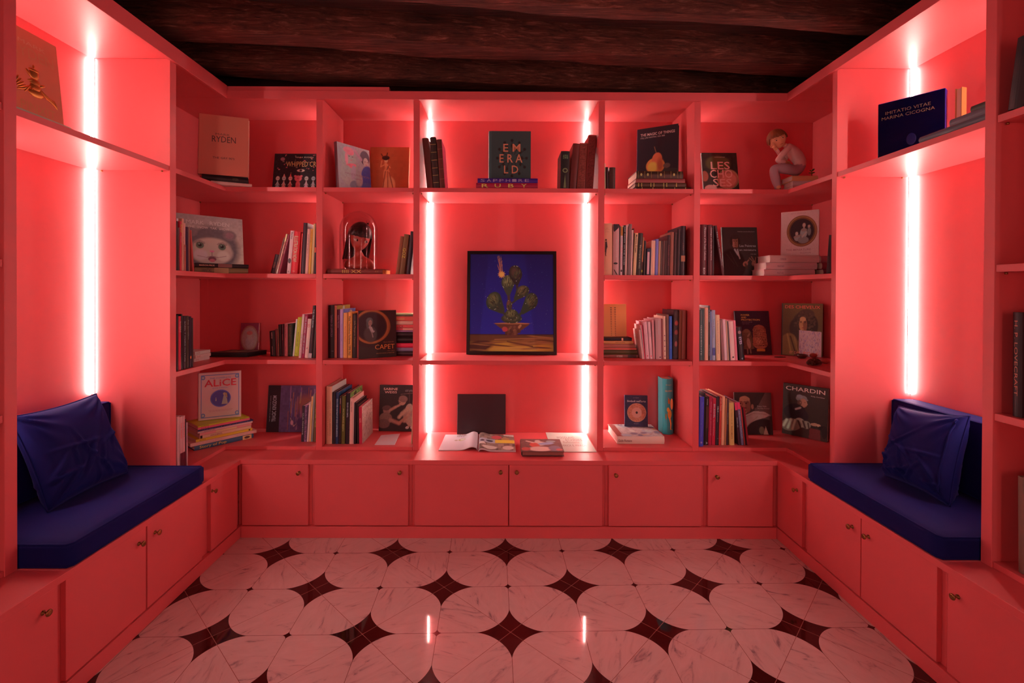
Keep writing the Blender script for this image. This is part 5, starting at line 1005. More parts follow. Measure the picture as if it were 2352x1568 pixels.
pw = [('e', .31, .49, .115, .095, 0, .15, '6c4630'), ('p', [(.20, .50), (.42, .50), (.40, .40), (.23, .40)], '5c3a28'), ('p', [(.21, .41), (.42, .41), (.50, .13), (.20, .12)], '5a3624'), ('e', .35, .26, .055, .12, 6, .3, '96604a'), ('l', .20, .52, .17, .28, .022, '5c3a28'), ('l', .42, .50, .34, .42, .02, '8a5c44'), ('l', .42, .50, .46, .3, .02, '50301f'), ('l', .30, .13, .30, .03, .02, '6c4634'), ('l', .38, .12, .39, .04, .02, '6c4634'),
      ('e', .68, .57, .18, .11, 0, .08, '8a402c'), ('e', .68, .24, .21, .11, 0, .08, '8a402c'), ('p', [(.47, .24), (.89, .24), (.87, .58), (.50, .58)], '8a402c'), ('p', [(.57, .08), (.8, .08), (.8, .13), (.57, .13)], 'a05020')]
for i in range(24): pw.append(('l', .50, .2+i*.018, .87, .2+i*.018+rnd.uniform(-.01, .01), .003, '3c1810'))
for i in range(16): pw.append(('r', rnd.uniform(.52, .84), rnd.uniform(.2, .6), .04, .03, .12, 'a4583c'))
pw.append(('n', 60, .3))
face('glossy black book with a statue and a carved tablet, right corner third shelf', (1694, 815.3), (1773.8, 815.3), z, 714, .014, '201014', tilt=9, gloss=1, rough=.25, pic=((0, 1, 0, 1), paint(90, 110, ('1e1012', '281820'), pw, 6)),
     items=[T_('POWER', .18, .43, .885, .925, 'e08c44', 1, 'c'), T_('AND', .18, .33, .83, .87, 'e08c44', 1, 'c'), T_('PROTECTION', .18, .72, .775, .815, 'e08c44', 1, 'c'), T_('Islamic Art and the', .2, .5, .735, .75, '8a5c58', 0, 'c'), T_('Supernatural', .2, .4, .695, .71, '8a5c58', 0, 'c')])
dc = [('e', .55, .64, .29, .20, 0, .3, '30190f'), ('e', .40, .50, .22, .22, 25, .3, '2c1810'), ('e', .70, .58, .19, .22, 0, .3, '201009'), ('e', .60, .80, .2, .09, 0, .3, '3a2014')]
rs_ = random.Random(9)
for i in range(90):
    q = rs_.uniform(0, 6.28); d = rs_.uniform(.45, 1); x, y = .56+.27*d*math.cos(q), .62+.24*d*math.sin(q); dc.append(('r', x, y, .018, .014, .25, rs_.choice(['4a2a1a', '54301e', '241209', '3c2214'])))
dc += [('e', .515, .60, .10, .135, 0, .12, '9c5634'), ('e', .57, .58, .05, .11, 0, .5, '6e3420'), ('e', .51, .70, .075, .045, 0, .4, 'a45e3a'), ('l', .44, .652, .485, .656, .008, '321610'), ('l', .54, .656, .59, .65, .008, '321610'), ('e', .465, .632, .018, .008, 0, .3, '1c0e0a'), ('e', .565, .632, .018, .008, 0, .3, '1c0e0a'), ('l', .515, .63, .525, .575, .008, '74391f'), ('e', .515, .535, .028, .009, 0, .3, '7c2a1e'), ('e', .52, .45, .05, .05, 0, .3, '7c4228'),
       ('e', .13, .17, .24, .26, -20, .2, '6c4420'), ('l', .12, .4, .22, .05, .02, '8a5a2c'), ('l', .2, .36, .34, .04, .018, '3a2010'), ('l', .3, .34, .40, .05, .016, '7c4c26'), ('n', 70, .14), ('p', [(.42, .0), (.97, .0), (.97, .47), (.42, .49)], 'a86c68')]
rs_ = random.Random(4)
for i in range(160):
    x, y = rs_.uniform(.44, .94), rs_.uniform(.03, .45); dc.append(('l', x, y, x+rs_.uniform(-.01, .01), y+.03, .004, rs_.choice(['5a4464', '8c5450', '6a4450', 'c88478'])))
face('brown book with a long curly-haired youth portrait, right corner third shelf', (1795.3, 815), (1888.7, 821.8), z, 696, .034, '34241a', tilt=4, pic=((.02, 1, 0, 1), paint(100, 120, ('3c2414', '5a3418'), dc, 6)),
     items=[T_('DES CHEVEUX', .07, .94, .90, .96, 'b03828', 1, 'c'), T_('ET DES', .2, .45, .03, .08, 'c85440', 0, 'c'), T_('POILS', .55, .9, .03, .08, 'd04c40', 1, 'c')])
# ---- right corner, lowest level
z = S4; K6 = (1600, 880); s6 = 10.455
row(K6, s6, 'B', 2.95, z, 'row left of moustached man book', 'books left of the moustached man book', [
    (62, 73, 62, 250, '180a0c', 'sliver of black', .24, {'plane': 2.925}), (76, 185, 76, 325, '3c2c6c', 'violet-blue', .22, {'plane': 2.925, 'items': [T_('The Norton Anthology Collection', .1, .8, .3, .7, '7c6490'), ('e', 'h', .5, .08, .2, .02, 'a06c90')]}),
    (190, 214, 190, 240, '1c0e0c', 'thin black', .26), (222, 298, 224, 320, '24100c', 'dark brown', .24, {'items': [T_('ROTICA', .05, .17, .3, .6, 'a87868'), ('q', 'h', .1, .9, .35, .8, '38160f'), T_('A', .93, .98, .2, .8, 'c8a090', 1)]}),
    (302, 381, 303, 320, '841020', 'crimson', .24, {'items': [T_('VELAZQUEZ  REINER FEUCHTMULLER', .1, .8, .45, .7, 'c06060')]}), (385, 470, 386, 360, '8c1420', 'white-titled crimson', .22, {'items': [T_('BRUEGHEL', .12, .42, .25, .7, 'd8a098', 1), T_('The World of Pieter', .45, .8, .3, .5, 'c88078')]}),
    (474, 551, 475, 320, '201214', 'black number-titled', .24, {'items': [T_('1864', .2, .32, .3, .75, 'c89c8c', 1), T_('Cranach', .33, .52, .3, .55, '8a5c54'), T_('T', .855, .87, .4, .85, 'd8a8a0', 1)]}),
    (556, 613, 557, 320, '8c2018', 'brick red', .24, {'items': [T_('James Tissot', .03, .29, .3, .75, 'd08470', 1), T_('T', .855, .87, .3, .85, 'd8a8a0', 1)]}), (617, 683, 618, 318, 'c87050', 'peach', .24, {}),
    (687, 738, 688, 365, '7c3c24', 'thin tan', .22), (744, 776, 720, 375, '34181c', 'thin dark', .22, {'items': [T_('CONSTANTIN', .3, .55, .3, .7, 'b08078')]}), (812, 934, 742, 465, '9c6034', 'gold-tan', .2, {'items': [T_('RINASCIMENTO', .55, .85, .3, .6, '5c3418', 1), T_('La fabbrica di', .15, .5, .35, .6, '6c4020')]}),
    (1034, 1095, 882, 462, '280e12', 'leaning black red-topped', .2, {'items': [('q', 'h', 0, 1, .82, 1, 'a01c30'), T_('Vincent van', .35, .58, .3, .7, 'd0a098', 1)]}),
    (1100, 1168, 940, 460, '503440', 'leaning grey-purple', .2, {'items': [('q', 'h', 0, 1, .84, 1, 'a01c30'), T_('THE WALLACE COLLECTION', .2, .84, .3, .7, 'a88080')]}),
    (1172, 1198, 1015, 560, '8c241c', 'thin leaning red', .18), (1203, 1240, 1035, 590, '200a0c', 'thin leaning black', .18), (1246, 1290, 1072, 590, '701418', 'glossy leaning red', .18, {'gloss': .8})])
fh = [('p', [(0, .0), (1, .0), (1, .4), (1, 1), (0, 1)], '5c3c34'), ('p', [(0, 1), (.84, 1), (.62, .66), (.40, .55), (0, .60)], '32211d'), ('e', .36, .71, .19, .22, -6, .25, '32201c'), ('e', .42, .60, .12, .12, 0, .3, '3c2822'),
      ('e', .26, .70, .165, .22, -8, .10, '9c5840'), ('e', .28, .84, .14, .07, -6, .25, 'aa684c'), ('e', .36, .66, .07, .14, 0, .6, '7c4232'), ('e', .48, .66, .035, .06, 0, .2, '98543f'), ('l', .10, .765, .20, .775, .012, '4a241c'), ('l', .26, .775, .37, .77, .012, '4a241c'), ('e', .16, .735, .03, .014, 0, .3, '281210'), ('e', .31, .738, .032, .014, 0, .3, '281210'), ('e', .17, .735, .008, .01, 0, .3, '100808'), ('e', .31, .738, .008, .01, 0, .3, '100808'),
      ('l', .22, .74, .19, .66, .014, '7a3e2e'), ('e', .20, .655, .035, .018, 0, .4, 'b06a50'), ('e', .24, .625, .09, .016, 6, .3, '4c241c'), ('e', .24, .60, .045, .014, 0, .3, 'a04038'), ('e', .26, .55, .05, .03, 0, .5, '6c3c2c'),
      ('p', [(.12, .40), (.30, .47), (.52, .56), (.80, .54), (.96, .46), (.80, .40), (.60, .35), (.42, .24), (.28, .08), (.20, .18)], 'b48070'), ('l', .2, .38, .5, .5, .008, '8c5c50'), ('l', .3, .2, .6, .42, .008, '946252'), ('l', .5, .5, .85, .48, .008, '8c5c50'), ('e', .70, .10, .44, .26, 14, .12, '2a1a1a'), ('p', [(.93, .0), (.93, .42), (1, .45), (1, 0)], '3a2824'), ('p', [(.74, 0), (.88, 0), (.81, .2)], 'a87460'), ('e', .70, .10, .07, .09, 0, .4, '6a4c38'), ('n', 90, .22)]
face('book with a moustached man in a white ruff, right corner lowest level', (1690.5, 997.6), (1775.8, 998.8), z, 901, .012, '4a302a', tilt=7, pic=((0, 1, 0, 1), paint(90, 110, '4a302a', fh, 6)),
     items=[T_('Frans Hals', .61, .86, .655, .69, 'b08478', 1, 'c'), T_('The Male Portrait', .61, .94, .605, .635, 'a07468', 0, 'c')])
ch = [('p', [(0, 0), (1, 0), (1, .16), (0, .26)], '2e1812'), ('e', .42, .745, .125, .06, 6, .15, '6e544c'), ('e', .38, .775, .07, .04, 0, .3, '7a5c58'), ('e', .52, .73, .05, .02, -10, .3, '6e504a'), ('e', .465, .66, .085, .085, 10, .15, '94543e'), ('e', .545, .645, .015, .018, 0, .3, '94543e'), ('e', .38, .655, .05, .055, 0, .3, '522a1e'), ('e', .40, .66, .014, .02, 0, .3, '8a4c3a'), ('e', .50, .675, .014, .006, 0, .4, '301410'), ('l', .50, .60, .53, .598, .005, '6a2820'),
      ('e', .27, .47, .25, .15, 14, .15, '140b0d'), ('e', .42, .40, .16, .14, -35, .2, '180e10'), ('l', .40, .56, .30, .52, .02, '9a7064'), ('e', .40, .27, .12, .09, -20, .15, '8a6a56'), ('e', .54, .25, .10, .075, 0, .2, '7c5e4c'), ('e', .20, .20, .24, .12, 14, .15, '5e4434'), ('l', .03, .16, .10, .28, .03, '9a7c64'), ('l', .13, .13, .20, .30, .028, '9a7c64'), ('l', .24, .12, .29, .30, .024, '94745c'), ('l', .36, .30, .42, .18, .02, '2a1812'), ('l', .47, .31, .52, .19, .02, '2a1812'), ('l', .58, .29, .60, .2, .016, '2a1812'),
      ('e', .72, .285, .09, .028, 4, .2, '9a5c44'), ('e', .81, .28, .045, .026, -10, .2, 'a4644a'), ('p', [(.60, .0), (.86, .0), (.84, .2), (.62, .21)], '5c1a18'), ('e', .88, .24, .08, .04, 0, .3, '0e0808'), ('e', .93, .17, .06, .12, 0, .3, '1c0e0c'), ('n', 90, .18)]
face('large black art book with a capped servant in profile, right corner lowest level', (1796.3, 994.4), (1900.5, 1016.7), z, 879, .026, '1c0e0c', tilt=3, pic=((0, 1, 0, 1), paint(100, 120, ('24140f', '2e1812'), ch, 6)),
     items=[T_('CHARDIN', .06, .93, .875, .955, 'd88a78', 1, 'c'), T_('Philip Conisbee', .63, .92, .80, .825, 'b87868', 0, 'c')], page=PAGEW)
# ---- bench niches, top shelves
z = S1+.0005
Yn, Yf_ = 1.765, 1.985
g = thing('book', 'tall pale book with gold relief figure on the shelf above the left bench', 'book', M=Matrix(((math.cos(.1), 0, -math.sin(.1), -1.835), (0, 1, 0, Yn), (math.sin(.1), 0, math.cos(.1), z+.004), (0, 0, 0, 1))))
HB = .375; WB = Yf_-Yn; PNK = mat('pinkish_cover_cloth', (.66, .24, .14), .55, raw=True)
MB().box(.013, .016, 0, WB, 0, HB, PNK).box(-.016, -.013, 0, WB, 0, HB, PNK).box(-.016, .016, -.002, .001, 0, HB, PNK).build('cover', g, .0006)
MB().box(-.013, .013, .001, WB-.004, .004, HB-.004, PAGEW).build('page_block', g)
GOLD = mat('gold_foil', (.62, .30, .08), .35, metal=.9, raw=True)
rel = MB()
def rb(cx, cy, rx, ry, d=.004, ang=0):
    R_ = Matrix.Rotation(math.radians(ang), 4, 'X'); rel.ball((0, 0, 0), (d, rx, ry), GOLD, 14, 8, Matrix.Translation((.016, cx*WB, cy*HB)) @ R_)
rb(.5, .56, .020, .024); rb(.5, .60, .022, .009); rb(.5, .47, .022, .018); rb(.5, .42, .024, .020); rb(.5, .36, .034, .018); rb(.40, .55, .006, .018, .003, 35); rb(.62, .46, .006, .018, .003, -60); rb(.44, .485, .018, .005, .003, 20); rb(.5, .635, .004, .010)
for k in range(9):
    a_ = -70+k*17.5; rb(.5+.26*math.sin(math.radians(a_))*1.05, .335+.05*math.cos(math.radians(a_)), .005, .020, .003, a_)
for k in range(5):
    rb(.26-.03*k, .38+.018*k, .005, .020, .003, -60+10*k); rb(.74+.03*k, .34-.006*k, .005, .018, .003, 60-10*k)
rel.build('gold_relief', g)
fc = {'c': (Vector((.016, 0, 0)), Vector((0, WB, 0)), Vector((0, 0, HB)), Vector((1, 0, 0)))}
JOBS.append((g, [T_('MARK', .26, .76, .845, .885, '9c4a34', 0, 'c'), T_('RYDEN', .12, .90, .71, .82, '944028', 0, 'c'), T_('PINXIT', .2, .84, .14, .24, '904024', 0, 'c')], fc))
flat('thin gold-edged book lying before the pale relief book', (-1.705, 1.64+.03), (-1.712, 1.895), z, .012, .085, '7c5440', group='flat books over the left bench')
pb = [Vector((*P(2017, 237.7, Y=2.35).xy, 0)), Vector((*P(2171, 198, Y=2.155).xy, 0))]
ab = thing('book', 'large deep blue glassy-edged book on the shelf above the right bench', 'book', M=Matrix.Identity(4))
u = (pb[1]-pb[0]); Wd = u.length; u.normalize(); nh = Vector((u.y, -u.x, 0)); o = pb[0]-nh*.02
ab.matrix_basis = Matrix(((nh.x, u.x, 0, o.x), (nh.y, u.y, 0, o.y), (0, 0, 1, z), (0, 0, 0, 1)))
BLUE = mat('deep_blue_acrylic', (.002, .002, .035), .12, raw=True, coat=.5); BEDGE = mat('bright_blue_edge', (.01, .04, .55), .25, raw=True)
MB().box(-.02, .02, 0, Wd, 0, .30, BLUE).build('case', ab, .0015)
MB().box(-.019, .0185, .001, Wd-.001, .2985, .3015, BEDGE).box(-.019, .0185, Wd-.0005, Wd+.0015, .002, .30, BEDGE).build('polished_edge', ab)
MB().ball((.0202, Wd*.52, .10), (.0006, .018, .028), mat('blue_print', (.002, .006, .10), .4, raw=True)).build('printing', ab)
fc = {'c': (Vector((.02, 0, 0)), Vector((0, Wd, 0)), Vector((0, 0, .3)), Vector((1, 0, 0)))}
JOBS.append((ab, [T_('IMITATIO VITAE', .12, .80, .80, .85, '5c3020', 0, 'c'), T_('MARINA CICOGNA', .06, .86, .72, .77, '5c3020', 0, 'c')], fc))
M_ = Matrix.Translation((2.06, 2.10, z)) @ Matrix.Rotation(-math.pi/2-.1, 4, 'Z')
book('upright orange book mostly hidden behind the deep blue glassy book', .025, .03, .285, '7a3818', Matrix.Translation((2.065, 2.125, z)) @ Matrix.Rotation(math.pi/2+.25, 4, 'Z'), spine='7a3818')
DK = '4a2c2c'
def rflat(lab, x, y0, y1, zq, T, D, col, **kw): flat(lab, (x, y1), (x, y0), zq, T, D, col, group='flat books over the right bench', **kw)
rflat('lowest long pewter-coloured book lying by the deep blue book', 1.765, P(2259, 280, X=1.765).y-.02, P(2113, 318, X=1.765).y, z, .026, .20, '3c3030', round_=.006, gloss=.4)
rflat('second grey book lying by the deep blue book', 1.775, P(2258, 262, X=1.775).y-.02, P(2183, 280, X=1.775).y, z+.0265, .028, .17, '4c3434', gloss=.4)
rflat('topmost short dark book lying by the deep blue book', 1.785, P(2258, 240, X=1.785).y-.02, P(2231, 246, X=1.785).y, z+.055, .024, .15, '30241c', gloss=.2)
# ---- near column at the right edge
row((0, 0), 1, 'R', XR+.012, S1, 'near right column top shelf', 'books at the right edge', [(2310, 2346, 2338, 88, '140a0a', 'slanting black', .2)])
row((0, 0), 1, 'R', XR+.03, S3, 'near right column third shelf', 'books at the right edge', [(2329, 2351, 2327, 717, '1a0c0c', 'black red-lettered', .2, {'items': [T_('H. P. LOVECRAFT', .08, .8, .3, .65, '8a3828')]})])
row((0, 0), 1, 'R', XR+.03, S4, 'near right column lowest level', 'books at the right edge', [(2346, 2366, 2338, 1092, '5a3024', 'brown', .2)])
# ================================================================== painting, glass dome, figurines, cushions
a, b_ = corner_pt((1071, 814.6), S3), corner_pt((1279, 815.6), S3)
u = (b_-a); FWd = u.length; u.normalize(); nh = Vector((u.y, -u.x, 0)); t = math.radians(5); upv = Vector((0, 0, 1))
n_ = nh*math.cos(t)+upv*math.sin(t); zd = upv*math.cos(t)-nh*math.sin(t)
lo, hi = .3, 1.0
for _ in range(40):
    m = (lo+hi)/2
    if proj(a+zd*m)[1] > 577: lo = m
    else: hi = m
FH_ = lo; FT = .034; o = a+upv*(FT*math.sin(t))
pt = thing('framed_painting', 'black-framed painting of a starry cactus in a bowl on the central shelf', 'painting', M=Matrix(((u.x, -n_.x, zd.x, o.x), (u.y, -n_.y, zd.y, o.y), (u.z, -n_.z, zd.z, o.z), (0, 0, 0, 1))))
FR_M = mat('black_lacquer_frame', (.004, .003, .004), .3, raw=True)
bw = .021
fm = MB(); fm.prism([(0, 0), (FWd, 0), (FWd-bw, bw), (bw, bw)], 0, FT, FR_M, ax='Y').prism([(0, FH_), (FWd, FH_), (FWd-bw, FH_-bw), (bw, FH_-bw)], 0, FT, FR_M, ax='Y')
fm.prism([(0, 0), (bw, bw), (bw, FH_-bw), (0, FH_)], 0, FT, FR_M, ax='Y').prism([(FWd, 0), (FWd-bw, bw), (FWd-bw, FH_-bw), (FWd, FH_)], 0, FT, FR_M, ax='Y'); fm.build('frame', pt, .001)
MB().box(bw, FWd-bw, .010, FT-.002, bw, FH_-bw, FR_M).build('backing', pt)
cx_ = [('p', [(0, 0), (1, 0), (1, .17), (0, .17)], '4c2814'), ('e', .45, .03, .65, .07, 0, 1.2, '98601f'), ('e', .12, .055, .16, .06, 10, .8, '381810'), ('e', .8, .10, .3, .035, 6, .7, '6c3c1c'), ('e', .55, .02, .3, .03, 0, .8, 'a06828'), ('l', 0, .17, 1, .17, .006, '281018'), ('l', .30, .12, .95, .14, .006, '7c4828'), ('l', .45, .10, .75, .05, .008, '4c2414')]
for i in range(14): cx_.append(('e', rnd.uniform(.05, .95), rnd.uniform(.01, .15), rnd.uniform(.1, .25), .008, rnd.uniform(-6, 8), .8, rnd.choice(['7c4824', '4c2814', '94602c', '6a3a1c'])))
# bowl
cx_ += [('p', [(.29, .285), (.72, .285), (.70, .265), (.60, .205), (.56, .165), (.60, .14), (.40, .14), (.45, .165), (.42, .205), (.32, .265)], '4c2418'), ('e', .505, .284, .215, .008, 0, .3, '8a4c2c'), ('e', .42, .225, .035, .025, -20, .4, '8c2c28'), ('r', .44, .22, .05, .03, .012, '6c4428')]
for i in range(16): cx_.append(('e', rnd.uniform(.42, .62), rnd.uniform(.17, .26), .018, .012, rnd.uniform(0, 90), .5, rnd.choice(['6a3c24', '8c5434', '3c1c14', '5c3020'])))
def pad(x, y, rx, ry, ang, c1='20261a', c2='54482a', tip=None):
    L = []
    if tip:      # the narrowing foot of the pad
        for k in range(6):
            q = k/6; L.append(('e', x+(tip[0]-x)*q, y+(tip[1]-y)*q, rx*(1-.75*q), ry*(1-.75*q), ang, .15, c1))
    L += [('e', x, y, rx, ry, ang, .15, c1), ('e', x-.006, y+.012, rx*.6, ry*.6, ang, 1.6, c2)]
    for k in range(30):
        q = rnd.uniform(0, 6.28); d = rnd.uniform(.1, .9); a_, b_ = x+rx*d*math.cos(q), y+ry*d*math.sin(q); tx, ty = (tip or (x, y-ry)); dx, dy = (tx-a_)*.16, (ty-b_)*.16
        L.append(('l', a_, b_, a_+dx, b_+dy, .004, rnd.choice(['2c2c1a', '14140e', '4a3a22', '382a1a', '262e1e'])))
    for k in range(4):
        q = rnd.uniform(0, 6.28); L.append(('e', x+rx*.92*math.cos(q), y+ry*.92*math.sin(q), .0045, .004, 0, .5, 'd8b898'))
    return L
cx_ += [('l', .475, .47, .465, .36, .026, '2c2016'), ('l', .46, .60, .475, .44, .016, '38241a'), ('l', .60, .56, .50, .49, .012, '2c2218'), ('l', .34, .44, .43, .37, .016, '24241a'), ('l', .66, .43, .58, .36, .016, '24241a'), ('l', .56, .72, .57, .62, .014, '301c16')]
cx_ += pad(.50, .335, .125, .05, 0) + pad(.50, .375, .08, .055, 0, '24281a', '5c4e2c') + pad(.285, .515, .088, .095, -20, tip=(.40, .40)) + pad(.455, .705, .078, .078, 0, '2c2c1e', '6c5a36', (.46, .58)) + pad(.545, .80, .078, .085, 12, '1c1614', '42281e', (.56, .69)) + pad(.63, .615, .082, .058, 28, '282618', '5c4428', (.54, .53)) + pad(.735, .515, .078, .085, -8, tip=(.62, .39)) + pad(.47, .47, .034, .055, 0, '3c2218', '5c3224')
for i in range(16):
    q = math.radians(90+rnd.uniform(-14, 34)); x0_ = .375+rnd.uniform(-.02, .02); cx_.append(('l', x0_, .80, x0_+rnd.uniform(-.05, .01), .82+rnd.uniform(.05, .17), .0016, '8a4a34'))
for k in range(34):
    q = k*.1848; L_ = (.030, .044, .036)[k % 3]; cx_.append(('l', .378, .79, .378+L_*math.cos(q), .79+L_*.86*math.sin(q), .003, 'b06c34'))
cx_.append(('e', .378, .79, .026, .022, 0, .6, 'c88440'))
for i in range(70): cx_.append(('e', rnd.uniform(.02, .98), rnd.uniform(.2, .99), .0026, .0022, 0, .5, rnd.choice(['6870a0', '404880', 'a098b0', '505890'])))
cx_ = cx_[-70:] + cx_[:-70]
imgp = paint(240, 280, ('0a1568', '060a40'), cx_, 3)
picture('canvas', pt, (Vector((bw, .0098, bw)), Vector((FWd-2*bw, 0, 0)), Vector((0, 0, FH_-2*bw)), Vector((0, -1, 0))), (0, 1, 0, 1), imgp, label='night sky, cactus and bowl picture')
# ---- glass dome with a bust
def glass_mat():
    m = bpy.data.materials.new('thin_glass'); m.use_nodes = True; nt = m.node_tree; nt.nodes.remove(nt.nodes['Principled BSDF'])
    out = nt.nodes['Material Output']; tr = nt.nodes.new('ShaderNodeBsdfTransparent'); tr.inputs[0].default_value = (.97, .96, .96, 1)
    gl = nt.nodes.new('ShaderNodeBsdfGlossy'); gl.inputs['Roughness'].default_value = .02; lw = nt.nodes.new('ShaderNodeLayerWeight'); lw.inputs[0].default_value = .5; pw_ = nt.nodes.new('ShaderNodeMath'); pw_.operation = 'POWER'; pw_.inputs[1].default_value = 4.5
    fr_ = nt.nodes.new('ShaderNodeMath'); fr_.operation = 'MULTIPLY_ADD'; fr_.inputs[1].default_value = .6; fr_.inputs[2].default_value = .035; nt.links.new(lw.outputs['Facing'], pw_.inputs[0]); nt.links.new(pw_.outputs[0], fr_.inputs[0])
    mx = nt.nodes.new('ShaderNodeMixShader'); nt.links.new(fr_.outputs[0], mx.inputs[0]); nt.links.new(tr.outputs[0], mx.inputs[1]); nt.links.new(gl.outputs[0], mx.inputs[2]); nt.links.new(mx.outputs[0], out.inputs[0]); return m
GLASS = glass_mat()
zb = S2+.0335; dc_ = P(823.5, 668, Y=3.068); DR = .118; DH = P(823.5, 485, Y=3.068).z-zb
dm = thing('glass_dome', 'clear glass bell jar covering the dark-haired bust, second column', 'glass dome', (dc_.x, 3.068, zb))
cyl = DH-DR
pr_ = [(DR, .0005), (DR, cyl)]+[(DR*math.cos(k*math.pi/32), cyl+DR*math.sin(k*math.pi/32)) for k in range(1, 16)]+[(.001, DH)]
pin = [(max(.0008, r-.003), z_-(.003 if z_ > cyl else 0)) for r, z_ in reversed(pr_)]
MB().lathe(pr_+pin, GLASS, 56, close=False).build('jar', dm)
def loft(mb, rings, m, seg=28, M=None, sharp=None):
    """rings: (centre, rx, ry[, tilt matrix]) stacked from bottom to top"""
    vs = []; fs = []
    for i, (c, rx, ry) in enumerate(rings):
        for j in range(seg):
            q = 2*math.pi*j/seg; v = Vector((c[0]+rx*math.cos(q), c[1]+ry*math.sin(q), c[2])); vs.append(M @ v if M else v)
    for i in range(len(rings)-1):
        for j in range(seg): fs.append((i*seg+j, i*seg+(j+1) % seg, (i+1)*seg+(j+1) % seg, (i+1)*seg+j))
    fs += [tuple(range(seg-1, -1, -1)), tuple(range((len(rings)-1)*seg, len(rings)*seg))]
    return mb.add(vs, fs, m, True)
bs = thing('bust', 'bust of a red-skinned girl with straight black hair under the glass dome', 'bust', (dc_.x+.002, 3.075, zb))
SKR = mat('red_doll_skin', (.50, .07, .05), .38, raw=True); HAIRB = mat('black_doll_hair', (.018, .013, .013), .38, raw=True)
# body: shoulders, neck and head in one surface (head turned to the right and tilted)
HT = Matrix.Translation((.004, -.008, .195)) @ Matrix.Rotation(math.radians(10), 4, 'Y') @ Matrix.Rotation(math.radians(28), 4, 'Z') @ Matrix.Rotation(math.radians(6), 4, 'X') @ Matrix.Scale(1.08, 4)
def head_ring(zz_, rx, ry, oy=0): return (zz_, rx, ry, oy)
seg = 32; rings = []
for (zz_, rx, ry, oy) in [(0, .098, .050, .0), (.03, .100, .052, .002), (.055, .092, .047, .004), (.072, .066, .036, .004), (.082, .040, .031, .002), (.092, .028, .026, 0), (.108, .025, .024, -.002)]:
    rings.append([Vector((rx*math.cos(2*math.pi*j/seg), oy+ry*math.sin(2*math.pi*j/seg), zz_)) for j in range(seg)])
for (zz_, rx, ry, oy) in [(-.062, .016, .018, -.012), (-.054, .028, .034, -.014), (-.040, .040, .046, -.010), (-.022, .050, .053, -.006), (.0, .057, .057, -.002), (.024, .060, .060, 0), (.05, .056, .058, .002), (.072, .042, .044, .003), (.085, .018, .02, .004)]:
    R_ = []
    for j in range(seg):
        q = 2*math.pi*j/seg; x = rx*math.cos(q); y = oy+ry*math.sin(q)
        fr2 = max(0, -math.sin(q))
        # nose, brow and eye hollows on the front of the face (local -y)
        y -= .010*math.exp(-(x/.006)**2-((zz_+.026)/.010)**2)*fr2*1.4; y += .004*math.exp(-((abs(x)-.026)/.014)**2-((zz_+.004)/.014)**2)*fr2
        y -= .004*math.exp(-(x/.012)**2-((zz_+.047)/.006)**2)*fr2
        R_.append(HT @ Vector((x, y, zz_)))
    rings.append(R_)
vs = [v for r_ in rings for v in r_]; fs = []
for i in range(len(rings)-1):
    for j in range(seg): fs.append((i*seg+j, i*seg+(j+1) % seg, (i+1)*seg+(j+1) % seg, (i+1)*seg+j))
fs += [tuple(range(seg-1, -1, -1)), tuple(range((len(rings)-1)*seg, len(rings)*seg))]
MB().add(vs, fs, SKR, True).build('body', bs, sub=1)
# hair: crown, fringe and long straight sides
def hair(name, parent, HTm, rx, ry, top, fringe, side, m, spread=70, droop=0, seg=56, rows=16, wob=.0016, sweep=0):
    vs = []; fs = []
    for j in range(seg):
        q = -math.pi/2+2*math.pi*j/seg           # q=-90deg is the face side
        ph = abs((2*math.pi*j/seg+math.pi) % (2*math.pi)-math.pi); dg_ = math.degrees(ph)
        k = min(1, max(0, (dg_-spread)/10)); k = k*k*(3-2*k)
        low = fringe+sweep*math.sin(q+math.pi/2)*1.0; low = low*(1-k)+side*k
        for i in range(rows+1):
            s_ = i/rows
            if s_ < .5:
                th = s_*2*math.pi/2; z_ = top*math.cos(th); w = math.sin(th)
            else:
                z_ = low*(s_-.5)*2 if low < 0 else low*(s_-.5)*2; w = 1+.01*max(0, -z_)/.1*k
            if low > 0 and s_ <= .5: z_ = low+(top-low)*math.cos(th); w = math.sqrt(max(0, 1-(z_/top)**2))
            if low > 0 and s_ > .5: z_ = low-.0001*i; w = math.sqrt(max(0, 1-(low/top)**2))*(1+.0)
            wb = 1+wob/rx*math.sin(j*2.2+i*.3)
            vs.append(HTm @ Vector((rx*w*wb*math.cos(q), ry*w*wb*math.sin(q), z_)))
    n = rows+1
    for j in range(seg):
        for i in range(rows): fs.append((j*n+i, ((j+1) % seg)*n+i, ((j+1) % seg)*n+i+1, j*n+i+1))
    o = MB().add(vs, fs, m, True).build(name, parent)
    sd_ = o.modifiers.new('thickness', 'SOLIDIFY'); sd_.thickness = .005; sd_.offset = 1
    return o
hair('hair', bs, HT @ Matrix.Translation((0, .004, .010)), .068, .068, .092, .012, -.145, HAIRB, spread=72, sweep=0)
WHT = mat('doll_eye_white', (.75, .6, .5), .2, raw=True, coat=.6); PUP = mat('doll_pupil', (.02, .01, .01), .1, raw=True, coat=.8); LIP = mat('doll_lip', (.55, .03, .04), .3, raw=True)
for sx, nm in ((-1, 'eye'), (1, 'eye')):
    E_ = MB(); E_.ball((sx*.027, -.048, -.004), (.015, .006, .0085), WHT, 18, 10, HT, Matrix.Rotation(sx*-.35, 3, 'Y')); E_.ball((sx*.027+.006, -.0532, -.004), (.0055, .003, .0070), PUP, 14, 8, HT)
    E_.tube([HT @ Vector((sx*.027-.016, -.0475, .002)), HT @ Vector((sx*.027, -.0545, .0062)), HT @ Vector((sx*.027+.016, -.0475, .003))], [.0008, .0016, .0008], PUP, 6); E_.build('eye', bs)
